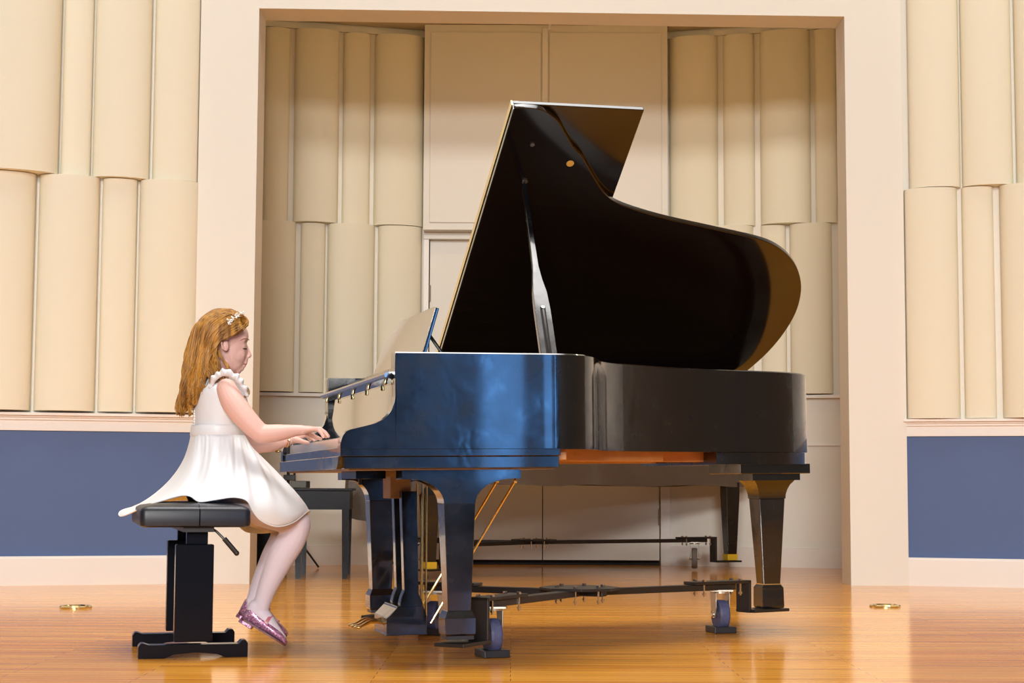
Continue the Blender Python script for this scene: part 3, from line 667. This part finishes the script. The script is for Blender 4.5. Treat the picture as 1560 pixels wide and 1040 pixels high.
# black stand with a brass wing knob
sd = empty('music_stand', (at(441, 740, 11.75).x, 11.75, 0)); tag(sd, 'thin black folding stand with a brass wing knob behind the keyboard end', 'stand')
MB().tube([(0, 0, .22), (0, 0, .82)], .011, 10).tube([(.06, .03, .28), (.035, .02, .74)], .008, 8).build('pole', M['steel_black'], sd, smooth=True)
for a_ in (0.3, 2.4, 4.5):
    MB().tube([(0, 0, .30), (.22 * math.cos(a_), .22 * math.sin(a_), .008)], .007, 8).build('leg', M['steel_black'], sd, smooth=True)
MB().ell((-.035, 0, .80), (.024, .006, .008)).ell((-.075, 0, .80), (.022, .006, .008)).tube([(-.09, 0, .80), (0, 0, .80)], .005, 8).build('wing_knob', M['brass'], sd, smooth=True)
MB().box(-.03, .05, -.03, .03, .60, .64).build('clamp', M['steel_black'], sd, bevel=.004)
# ------------------------------------------------------------------ the girl
GX = Vector((math.cos(YAW), math.sin(YAW), 0)); GY = Vector((-math.sin(YAW), math.cos(YAW), 0)); GZ = Vector((0, 0, 1))
RG = Matrix((GX, GY, GZ)).transposed()
PXM = 6.0 / FPX
girl = empty('person', (at(320, 760, 6.0).x, 6.0, 0)); GO = girl.location.copy()
tag(girl, 'person in a white dress, pink glitter shoes and headband, seated and playing the piano', 'person')
def g(px, py, D): return at(px, py, D) - GO
def remesh(mb, name, m, voxel, smooth=3, parent=girl):
    me = mb.mesh(name + '_raw'); o = bpy.data.objects.new(name + '_raw', me); sc.collection.objects.link(o)
    r = o.modifiers.new('r', 'REMESH'); r.mode = 'VOXEL'; r.voxel_size = voxel; r.use_smooth_shade = True
    s_ = o.modifiers.new('s', 'SMOOTH'); s_.factor = 0.5; s_.iterations = smooth
    dg = bpy.context.evaluated_depsgraph_get(); dg.update()
    n_ = bpy.data.meshes.new_from_object(o.evaluated_get(dg)); bpy.data.objects.remove(o); bpy.data.meshes.remove(me)
    n_.name = name; n_.materials.clear(); n_.materials.append(m)
    for p in n_.polygons: p.use_smooth = True
    ob = bpy.data.objects.new(name, n_); sc.collection.objects.link(ob); ob.parent = parent
    return ob
# head
HC = g(338, 527, 6.0)
def hp(x, y, z): return HC + GX * (x * PXM / math.cos(YAW)) + GY * y + GZ * (-z * PXM) + GX * (math.tan(YAW) * 0 * y)
def hr(x, y, z): return (x * PXM / math.cos(YAW) * .985, y, z * PXM)
body = MB()
body.ell(hp(0, 0, -10), hr(36, .067, 34), RG, 28, 20)
body.ell(hp(13, 0, 8), hr(25, .056, 38), RG, 28, 20)
body.ell(hp(18, 0, -12), hr(21.5, .055, 22), RG, 24, 16)
body.ell(hp(17, 0, 30), hr(15, .042, 14), RG, 20, 14)
body.ell(hp(24, 0, 40), hr(6, .020, 6.5), RG, 16, 12)
body.ell(hp(5, 0, 30), hr(15, .048, 10), RG, 16, 12)
for s_ in (-1, 1):
    body.ell(hp(20, s_ * .030, 17), hr(14, .022, 14), RG, 16, 12)       # cheeks
    body.ell(hp(28.3, s_ * .027, -6), hr(7, .022, 6), RG, 12, 8)   # brow
    body.ell(hp(28.6, s_ * .029, 4.5), hr(5.6, .014, 4.6), RG, 14, 10)      # eyelid over the lowered eye
    body.ell(hp(37.5, s_ * .007, 20.5), hr(3.0, .0055, 2.6), RG, 12, 8)   # nostril wing
body.tube([hp(34, 0, 0), hp(37.5, 0, 7), hp(40.5, 0, 14), hp(41.3, 0, 18.5)], [.0060, .0058, .0068, .0078], 12)
body.ell(hp(40.2, 0, 18.3), hr(3.3, .0078, 3.2), RG, 14, 10)
body.ell(hp(34.4, 0, 25.2), hr(4.4, .016, 5.5), RG, 14, 10)
body.ell(hp(34.4, 0, 29.0), hr(3.9, .017, 2.6), RG, 14, 10)
body.ell(hp(32.3, 0, 33.6), hr(3.9, .015, 2.7), RG, 14, 10)
body.ell(hp(29.5, 0, 37.5), hr(4.0, .018, 4.5), RG, 14, 10)
for s_ in (-1, 1):  # ears
    body.ell(hp(0 + 3 * s_ * -1, s_ * .073, 5), (.011, .007, .021), RG @ Matrix.Rotation(-.15, 3, 'Y'), 16, 12)
    body.tube([hp(1 - 2 * s_, s_ * .074, -3), hp(-2 - 2 * s_, s_ * .078, -6), hp(-6 - 2 * s_, s_ * .084, 0), hp(-4 - 2 * s_, s_ * .081, 10), hp(1 - 2 * s_, s_ * .074, 13)], [.003, .0038, .004, .0038, .0045], 8)
body.tube([hp(-6, 0, 20), hp(-6, 0, 45), hp(-6, 0, 66)], [.046, .040, .048], 20)
# torso
def trow(px, py, hx, hy, D=6.0, n=28, pw=1.0, grow=0.0):
    c = g(px, py, D); return [c + GX * ((hx + grow) * math.cos(t)) + GY * ((hy + grow) * math.sin(t)) for t in [2 * PI * i / n for i in range(n)]]
TR = [(334, 582, .050, .055), (334, 590, .064, .090), (335, 600, .078, .118), (337, 614, .086, .120), (337, 632, .086, .112), (335, 650, .082, .106), (333, 663, .080, .104), (330, 690, .088, .112), (329, 725, .090, .12), (329, 750, .088, .125), (328, 764, .075, .11)]
body.loft([trow(*r) for r in TR])
def limb(mb, pts, rad, grow=0.0, seg=18):
    P = catmull([g(*p) for p in pts], 5); R = catmull([(r + grow, 0, 0) for r in rad], 5)
    mb.tube(P, [r.x for r in R], seg)
    mb.ell(P[0], [R[0].x] * 3, None, 14, 10); mb.ell(P[-1], [R[-1].x] * 3, None, 14, 10)
# arms
limb(body, [(346, 596, 5.885), (357, 618, 5.862), (377, 643, 5.845), (396, 661, 5.84), (405, 664, 5.84), (428, 662, 5.848), (448, 659, 5.858), (462, 658, 5.865)],
     [.036, .0415, .0385, .0335, .0325, .0285, .021, .0175])
limb(body, [(326, 598, 6.12), (338, 620, 6.17), (362, 655, 6.20), (384, 676, 6.21), (392, 680, 6.21), (415, 680, 6.20), (435, 675, 6.19), (448, 672, 6.185)],
     [.036, .040, .038, .033, .032, .027, .020, .017])
def hand(mb, wrist, knuck, tips, thumb, Dw, Dk, side):
    # wrist px,py ; knuckle centre px,py ; four finger tips ; thumb polyline
    w_ = g(wrist[0], wrist[1], Dw); k_ = g(knuck[0], knuck[1], Dk)
    ax = (k_ - w_); L = ax.length; ax.normalize(); lat = GY; up = ax.cross(lat).normalized()
    rg = []
    for t, hw, hh in ((-.15, .017, .016), (.15, .019, .0145), (.45, .027, .0135), (.8, .032, .012), (1.0, .031, .0095), (1.08, .026, .006)):
        c = w_ + ax * (L * t); rg.append([c + lat * hw * math.cos(a) + up * hh * math.sin(a) for a in [2 * PI * i / 18 for i in range(18)]])
    mb.loft(rg)
    for i, tip in enumerate(tips):
        off = (-.0245 + .0163 * i) * side
        base = w_ + ax * (L * (.93 if i in (1, 2) else .86)) + lat * off
        T_ = g(*tip) ; midp = base.lerp(T_, .45) + Vector((0, 0, .0125)); m2 = base.lerp(T_, .78) + Vector((0, 0, .0085))
        mb.tube([base, midp, m2, T_], [.0086, .0078, .0070, .0055], 12); mb.ell(T_, [.0056] * 3, None, 10, 8); mb.ell(midp, [.0080] * 3, None, 10, 8)
    th = [g(*p) for p in thumb]; mb.tube(th, [.0125, .0098, .0082, .0062], 12); mb.ell(th[-1], [.0064] * 3, None, 10, 8)
# near (right) hand: little finger nearest the viewer
hand(body, (458, 658), (479, 656), [(494, 668, 5.845), (501, 667, 5.872), (502, 667, 5.902), (498, 668, 5.930)], [(466, 660, 5.905), (475, 665, 5.935), (483, 669, 5.95), (490, 671, 5.955)], 5.862, 5.885, 1)
hand(body, (445, 672), (461, 667), [(474, 673, 6.235), (481, 672, 6.205), (483, 672, 6.172), (480, 673, 6.142)], [(450, 672, 6.145), (458, 674, 6.125), (465, 676, 6.115), (471, 677, 6.11)], 6.185, 6.19, -1)
# legs
NL = ([(330, 752, 5.93), (370, 765, 5.915), (415, 782, 5.92), (446, 795, 5.93), (455, 801, 5.935), (447, 824, 5.945), (432, 850, 5.955), (414, 890, 5.97), (406, 912, 5.98), (402, 926, 5.985)],
      [.075, .070, .060, .048, .045, .047, .0455, .0345, .029, .027])
FL = ([(318, 752, 6.09), (360, 765, 6.10), (402, 783, 6.11), (432, 797, 6.11), (441, 803, 6.11), (434, 826, 6.11), (421, 852, 6.11), (403, 888, 6.11), (395, 908, 6.11), (391, 922, 6.11)],
      [.075, .070, .060, .048, .045, .047, .0455, .0345, .029, .027])
NF = ([(402, 926, 5.985), (390, 930, 5.985), (405, 942, 5.985), (420, 960, 5.98), (434, 975, 5.98)], [.027, .024, .026, .020, .013])
FF = ([(392, 922, 6.11), (384, 922, 6.11), (399, 934, 6.115), (417, 950, 6.125), (432, 963, 6.13)], [.027, .024, .026, .020, .013])
for pts, rad in (NL, FL, NF, FF): limb(body, pts, rad)
bo = remesh(body, 'body', M['skin'], .0026, 4)
tg = MB()
tg.loft([trow(*r, grow=.003) for r in TR[6:]])
for pts, rad in (NL, FL, NF, FF): limb(tg, pts, rad, .0022)
remesh(tg, 'tights', M['tights'], .004, 6)
# eyes, brows, mouth
for s_ in (-1, 1):
    MB().tube([hp(26.5, s_ * .0405, 7.2), hp(30, s_ * .0395, 8.3), hp(33.2, s_ * .034, 8.6), hp(35.4, s_ * .026, 8.0), hp(35.6, s_ * .020, 6.8)], [.0010, .0022, .0026, .0022, .0010], 6).build('eyelash', M['lash'], girl, smooth=True)
    MB().tube([hp(25.0, s_ * .0500, -3.6), hp(30.0, s_ * .0470, -6.4), hp(35.0, s_ * .038, -7.2), hp(39.0, s_ * .022, -5.6)], [.0008, .0019, .0024, .0014], 6).build('eyebrow', M['brow'], girl, smooth=True)
MB().tube([hp(28.0, -.021, 31.6), hp(32.5, -.016, 31.2), hp(35.8, -.008, 31.2), hp(36.6, 0, 31.2), hp(35.8, .008, 31.2), hp(32.5, .016, 31.2), hp(28.0, .021, 31.6)], [.0006, .0013, .0020, .0021, .0020, .0013, .0006], 8).build('lips', M['lips'], girl, smooth=True)
# bodice
def br(r, gr): return trow(r[0], r[1], r[2], r[3], grow=gr)
bd = [trow(334, 581, .052, .066), trow(333.5, 585, .064, .092)] + [trow(r[0], r[1], r[2], min(r[3], .116), grow=.0065) for r in TR[2:7]]
# finer rows for a smooth surface
def dens(rows, n=4):
    out = []
    cols = list(zip(*rows)); cc_ = [catmull(list(c), n) for c in cols]
    return [list(r) for r in zip(*cc_)]
bd2 = dens(bd, 4)
for i, r in enumerate(bd2):
    for j, p in enumerate(r):
        a = 2 * PI * j / len(r); p += GX * (.0012 * math.sin(a * 9 + i * .5)) * min(1, i / 8)
MB().loft(bd2, cap=False).build('bodice', M['satin_white'], girl, smooth=True, angle=1.2).modifiers.new('s', 'SOLIDIFY').thickness = -.002
wb = [trow(333.5, 652, .0915, .1155), trow(333.5, 655, .0935, .1175), trow(333, 661, .094, .118), trow(332.5, 667, .0935, .1175), trow(332.5, 669, .091, .115)]
MB().loft(wb, cap=False).build('waistband', M['satin_white'], girl, smooth=True, angle=1.2).modifiers.new('s', 'SOLIDIFY').thickness = -.002
# skirt
NS = 12
hem = [(184, 786, 6.04), (190, 791, 5.92), (226, 775, 5.80), (247, 768, 5.745), (262, 763, 5.735), (278, 759, 5.73), (292, 760, 5.725), (306, 768, 5.72), (330, 765, 5.715), (358, 761, 5.715), (378, 766, 5.72), (388, 783, 5.735), (400, 796, 5.75), (418, 804, 5.775), (434, 804, 5.80), (452, 797, 5.84), (468, 784, 5.90),
       (474, 781, 6.0), (472, 784, 6.10), (462, 793, 6.18), (444, 806, 6.24), (420, 813, 6.27), (392, 815, 6.29), (370, 808, 6.30), (340, 768, 6.33), (300, 766, 6.34), (250, 768, 6.32), (198, 779, 6.18)]
mid_ = [(262, 736, 6.03), (267, 738, 5.93), (278, 738, 5.86), (290, 736, 5.82), (299, 735, 5.80), (309, 734, 5.785), (318, 734, 5.775), (328, 735, 5.77), (343, 735, 5.765), (358, 735, 5.765), (370, 735, 5.77), (383, 738, 5.775), (394, 742, 5.785), (407, 744, 5.80), (417, 744, 5.815), (430, 742, 5.85), (438, 741, 5.92),
        (440, 742, 6.0), (436, 743, 6.07), (427, 745, 6.13), (414, 746, 6.18), (400, 748, 6.2), (385, 748, 6.22), (365, 745, 6.24), (340, 738, 6.26), (312, 736, 6.25), (285, 736, 6.2), (268, 736, 6.12)]
n_h = len(hem)
def wang(i):   # angle round the waist that belongs to hem point i; 0 = back
    return 2 * PI * i / n_h
wc = g(332.8, 666, 6.0)
ringW = [wc - GX * (.0925 * math.cos(wang(i))) - GY * (.1165 * math.sin(wang(i))) for i in range(n_h)]
ringH = [g(*h) for h in hem]; ringM = [g(*h) for h in mid_]
K = 5
rW, rM, rH = (catmull(r, K, True) for r in (ringW, ringM, ringH))
TT = [i / 26 for i in range(27)]; rows_ = []
nn_ = len(rW); cen = g(340, 740, 6.0)
for t in TT:
    row = []
    for j in range(nn_):
        a, m_, h_ = rW[j], rM[j], rH[j]
        ctrl = m_ * 2 - (a + h_) * .5
        p = a * (1 - t) ** 2 + ctrl * 2 * t * (1 - t) + h_ * t * t
        th = 2 * PI * j / nn_; outv = Vector((p.x - cen.x, p.y - cen.y, 0)); outv.normalize() if outv.length > 1e-6 else None
        amp = .0125 * math.sin(PI * min(1, t * 1.1)) ** .8
        wv = math.sin(th * 11 + 1.6 * math.sin(th * 3)) * .55 + math.sin(th * 19 + 2 + math.sin(th * 5)) * .25 * (1 - t) + math.sin(th * 5 + .6) * .6 * t
        gather = .0016 * math.sin(th * 38) * math.exp(-((t - .08) / .12) ** 2)
        row.append(p + outv * (amp * wv + gather))
    rows_.append(row)
sk = MB().loft(rows_, cap=False).build('skirt', M['satin_white'], girl, smooth=True, angle=1.6); sm_ = sk.modifiers.new('s', 'SOLIDIFY'); sm_.thickness = .0022
hm = MB().tube(rows_[-1] + [rows_[-1][0]], .0022, 6, cap=False).build('hem', M['satin_white'], girl, smooth=True)
# ruffled sleeve caps
def ruffle(base, cpt, sgn):
    P = catmull([g(*p) for p in base], 12); C_ = g(*cpt); inner, midr, outer = [], [], []
    for i, p in enumerate(P):
        t = i / (len(P) - 1); wd = .025 * (math.sin(PI * min(max(t, .03), .97)) ** .5)
        o_ = (p - C_); o_ = (o_ - GY * o_.dot(GY)).normalized(); wv = math.sin(i * .72 + .8 * math.sin(i * .21)) * .0055 + math.sin(i * .33 + 1) * .003
        inner.append(p); midr.append(p + o_ * wd * .5 + GY * sgn * (.006 + wv * .35)); outer.append(p + o_ * (wd + wv * .6) + GY * sgn * (.002 + wv * .9))
    cols = []
    MB().loft([inner, midr, outer], cap=False, close=False).build('sleeve_ruffle', M['satin_white'], girl, smooth=True, angle=1.6).modifiers.new('s', 'SOLIDIFY').thickness = .0018
ruffle([(323, 606, 5.905), (325, 594, 5.888), (331, 583, 5.872), (341, 577, 5.862), (352, 579, 5.855), (362, 587, 5.855), (370, 597, 5.862), (375, 608, 5.88)], (347, 606, 5.87), -1)
ruffle([(303, 606, 6.11), (306, 594, 6.12), (312, 583, 6.13), (321, 577, 6.14), (333, 579, 6.145), (345, 587, 6.145), (356, 597, 6.14), (362, 608, 6.12)], (328, 606, 6.13), 1)
# pearl buttons down the back
pc = catmull([(323, 577, 5.93), (311.5, 588, 5.95), (302.5, 603, 5.955), (299, 620, 5.955), (297.5, 636, 5.955), (297.3, 651, 5.955)], 8)
acc = 0; last = None; cnt = 0; proto = None
for q_ in pc:
    p = g(q_.x, q_.y, q_.z)
    if last is None or (p - last).length > .0088:
        last = p
        if proto is None:
            proto = MB().ell((0, 0, 0), (.0052, .0052, .0052), None, 12, 8).build('pearl_button', M['pearl'], girl, smooth=True); proto.location = p
        else:
            c_ = proto.copy(); sc.collection.objects.link(c_); c_.parent = girl; c_.location = p
# shoes
def shoe(heel, toe, Dh, Dt):
    H0 = g(heel[0], heel[1], Dh); T0 = g(toe[0], toe[1], Dt); ax = T0 - H0; L = ax.length; ax.normalize()
    lat = (GY - ax * GY.dot(ax)).normalized(); up = lat.cross(ax) * -1
    if up.z < 0: up = -up
    prof = [(0.0, .010, .050, .0), (.03, .022, .060, .62), (.08, .029, .062, .70), (.18, .031, .056, .72), (.30, .031, .046, .74), (.42, .033, .040, .72), (.52, .036, .037, .66), (.60, .0375, .035, .52), (.66, .0375, .033, .30), (.70, .037, .032, .02), (.80, .034, .028, 0), (.88, .029, .024, 0), (.95, .020, .018, 0), (.99, .010, .012, 0), (1.0, .003, .008, 0)]
    rg = []; N = 24
    for t, hw, hh, op in prof:
        c = H0 + ax * (t * L); r = []
        for i in range(N + 1):
            a = (PI / 2 + op * .75) + (2 * PI - op * 1.5) * i / N       # start at the top, go round
            cx_, sz_ = math.cos(a), math.sin(a)
            z_ = hh * (.5 + .5 * sz_) if sz_ > -.9 else 0.0
            r.append(c + lat * (hw * (abs(cx_) ** .75) * (1 if cx_ > 0 else -1)) + up * z_)
        rg.append(r)
    root = MB().loft(rg, cap=False, close=False).build('shoe', M['glitter'], girl, smooth=True, angle=1.2); root['label'] = 'pink glitter shoe with a narrow strap'
    s_ = root.modifiers.new('s', 'SOLIDIFY'); s_.thickness = .0025
    sp_ = []
    for t, hw, *_ in prof:
        sp_.append((t * L, hw + .0015))
    poly = [(a, b_) for a, b_ in sp_] + [(a, -b_) for a, b_ in sp_[::-1]]
    def place(mb): mb.v = [H0 + ax * v_.x + lat * v_.y + up * v_.z for v_ in mb.v]; return mb
    place(MB().prism(poly, -.006, .0)).build('sole', M['sole'], root)
    hpoly = [(-.002, .012), (.01, .024), (.05, .029), (.05, -.029), (.01, -.024), (-.002, -.012)]
    place(MB().prism(hpoly, -.018, -.005)).build('heel', M['glitter'], root, bevel=.002)
    pts = []
    for i in range(13):
        a = PI * i / 12; pts.append(H0 + ax * (.47 * L) + lat * (.036 * math.cos(a)) + up * (.026 + .034 * math.sin(a)))
    st_ = MB(); rr_ = []
    for p in pts: rr_.append([p - ax * .0055 - up * .0, p + ax * .0055, p + ax * .0055 + up * .002, p - ax * .0055 + up * .002])
    st_.loft(rr_).build('strap', M['pink'], root, smooth=True, angle=.8)
    # small bow on the toe
    bc = H0 + ax * (.73 * L) + up * .034
    MB().ell(bc + lat * .007, (.006, .004, .003)).ell(bc - lat * .007, (.006, .004, .003)).ell(bc, (.003, .003, .003)).build('bow', M['pink'], root, smooth=True)
shoe((372, 944), (440, 985), 5.985, 5.98)
shoe((367, 936), (441, 972), 6.11, 6.13)
# headband and jewellery
hb_ = catmull([g(*p) for p in ((341, 508, 5.915), (345, 500, 5.918), (353, 492, 5.93), (363, 486, 5.955), (366, 484, 5.99), (362, 486, 6.03), (352, 492, 6.065), (342, 504, 6.08))], 6)
hb = MB().tube(hb_, .0016, 6).build('headband', M['crystal'], girl, smooth=True)
k = MB(); random.seed(3)
for i in range(58):
    p = hb_[int(7 + 16 * random.random())]; ov_ = (p - HC).normalized() * .007; k.ell(p + ov_ + Vector((random.uniform(-.009, .009), random.uniform(-.006, .002), random.uniform(-.006, .008))), [random.uniform(.0018, .0036)] * 3, None, 8, 6)
k.build('rhinestones', M['crystal'], hb, smooth=False)
wr = g(441, 674, 6.188); k = MB(); ring = [wr + GY * (.0205 * math.cos(t)) + (GZ * .0215 + GX * .003) * math.sin(t) for t in [2 * PI * i / 24 for i in range(25)]]
bl_ = k.tube(ring, .003, 8, cap=False).build('bracelet', M['brass'], girl, smooth=True)
k = MB()
for i in range(0, 24, 2): k.ell(ring[i] - GX * .004, [.0042] * 3, None, 8, 6)
k.build('beads', mat('coral_bead', (.65, .2, .1), .25), bl_, smooth=True)
# hair
random.seed(11)
hairmb = MB()
def mir(gd): return [(px - 2 * (6.0 - D) * .264 * 433, py, 12.0 - D) for px, py, D in gd]
G0 = [(377, 500, 5.975), (369, 507, 5.943), (357, 514, 5.925), (346, 517, 5.916), (333, 524, 5.912), (328, 547, 5.915), (338, 565, 5.905), (350, 578, 5.885)]
G1 = [(372, 487, 5.975), (352, 494, 5.93), (336, 504, 5.912), (324, 520, 5.908), (316, 545, 5.91), (311, 566, 5.905), (307, 588, 5.905), (299, 608, 5.92)]
G2 = [(362, 480, 5.98), (338, 485, 5.93), (319, 501, 5.912), (308, 530, 5.915), (301, 560, 5.92), (298, 590, 5.925), (292, 615, 5.935), (288, 632, 5.95)]
G3 = [(352, 476, 6.0), (325, 479, 6.0), (303, 501, 5.995), (293, 538, 5.985), (285, 572, 5.97), (278, 600, 5.965), (272, 620, 5.965), (277, 633, 5.965)]
guides = [G0, G1, G2, G3, mir(G2), mir(G1)]
GV = [[g(*p) for p in gd] for gd in guides]
HCc = g(334, 515, 6.0)
def strand(P, r0, amp, freq, ph, lift=0.0, curl=0.0):
    C_ = catmull(P, 5); n_ = len(C_); out_, rad = [], []
    for i, p in enumerate(C_):
        t = i / (n_ - 1); ov = (p - HCc); ov.normalize()
        a_ = amp * max(0, t - .25) ** 1.1
        d_ = (C_[min(i + 1, n_ - 1)] - C_[max(i - 1, 0)]).normalized(); s1 = d_.cross(ov).normalized()
        out_.append(p + ov * (lift * min(1, t * 6 + .2) + a_ * math.sin(freq * t + ph)) + s1 * (a_ * 1.1 * math.cos(freq * t + ph * 1.3)) + s1 * curl * 0)
        rad.append(r0 * (1 - .75 * t ** 3) * (0.55 + .45 * min(1, t * 5)))
    hairmb.tube(out_, rad, 5)
for i in range(1000):
    u = random.random() * (len(GV) - 1.001); a = int(u); f = u - a
    P = [GV[a][k_].lerp(GV[a + 1][k_], f) + Vector((random.gauss(0, .0018), random.gauss(0, .002), random.gauss(0, .0018))) for k_ in range(8)]
    cut = random.choice((0, 0, 0, 1)) if u > 1 else 0
    cl = round(u * 5) / 5
    strand(P[:8 - cut], random.uniform(.0016, .0034), .015, 21 + 3 * math.sin(cl * 9), cl * 23 + random.gauss(0, .35), lift=random.uniform(-.001, .006))
# front roll of hair by the headband
for i in range(60):
    v_ = random.random(); P = [g(352 + 6 * v_, 484 - 3 * v_, 5.95 - .0 * v_), g(365 + 4 * v_, 485, 5.955), g(374 + 2 * v_, 491, 5.965), g(373 + 2 * v_, 499, 5.955), g(360, 506 + 2 * v_, 5.93), g(344, 511 + 3 * v_, 5.917), g(334, 520 + 3 * v_, 5.913)]
    strand([p + Vector((random.gauss(0, .002), random.gauss(0, .003), random.gauss(0, .002))) for p in P], random.uniform(.0014, .0026), .002, 6, random.random() * 6)
# loose tendrils by the cheek and a curl in front of the chest
for i in range(26):
    P = [g(random.uniform(329, 336), random.uniform(536, 546), 5.918), g(338 + random.random() * 4, 552, 5.91), g(345 + random.random() * 5, 563, 5.905), g(352 + random.random() * 5, 574, 5.90)]
    strand(P, .0013, .006, 9, random.random() * 6)
for i in range(34):
    s0 = random.random(); ph = random.gauss(0, .5)
    P = [g(362 + 5 * s0, 586, 6.03), g(374 + 4 * s0, 594, 5.99), g(379 + 2 * s0, 603, 5.96), g(371 + 5 * s0, 608, 5.95), g(369 + 5 * s0, 614, 5.96), g(374 + 3 * s0, 619, 5.97)]
    strand(P, random.uniform(.0013, .0024), .005, 9, ph)
# scalp cap and the body of hair under the strands
cap = MB(); u_, v_n = 60, 44; vs = []
for i in range(v_n + 1):
    ph = PI * i / v_n
    for j in range(u_):
        t = 2 * PI * j / u_; vs.append((math.cos(t) * max(math.sin(ph), 1e-3), math.sin(t) * max(math.sin(ph), 1e-3), -math.cos(ph)))
fs = []
cx0, cz0 = -3, -12
def keep(v_):
    x_ = cx0 + v_[0] * 39; z_ = cz0 - v_[2] * 37.5
    if z_ < -27: return True
    if z_ < -10: return x_ < 30 - (z_ + 27) * 1.6
    if z_ < 0: return x_ < 2
    return x_ < -7
for i in range(v_n):
    for j in range(u_):
        q = (i * u_ + j, i * u_ + (j + 1) % u_, (i + 1) * u_ + (j + 1) % u_, (i + 1) * u_ + j)
        if all(keep(vs[k_]) for k_ in q): fs.append(q)
cap.add([hp(cx0, 0, cz0) + RG @ Vector((a * 37.5 * PXM / math.cos(YAW) * .985, b_ * .0705, c_ * 37.5 * PXM)) for a, b_, c_ in vs], fs)
hairmb.add(cap.v, cap.f)
hairmb.tube(catmull([g(318, 515, 6.0), g(311, 540, 6.0), g(303, 565, 5.99), g(295, 590, 5.985), g(288, 612, 5.98), g(284, 628, 5.98)], 4), [r.x for r in catmull([(.050, 0, 0), (.050, 0, 0), (.042, 0, 0), (.033, 0, 0), (.024, 0, 0), (.008, 0, 0)], 4)], 16)
hairmb.build('hair', M['hair'], girl, smooth=True, angle=1.5)
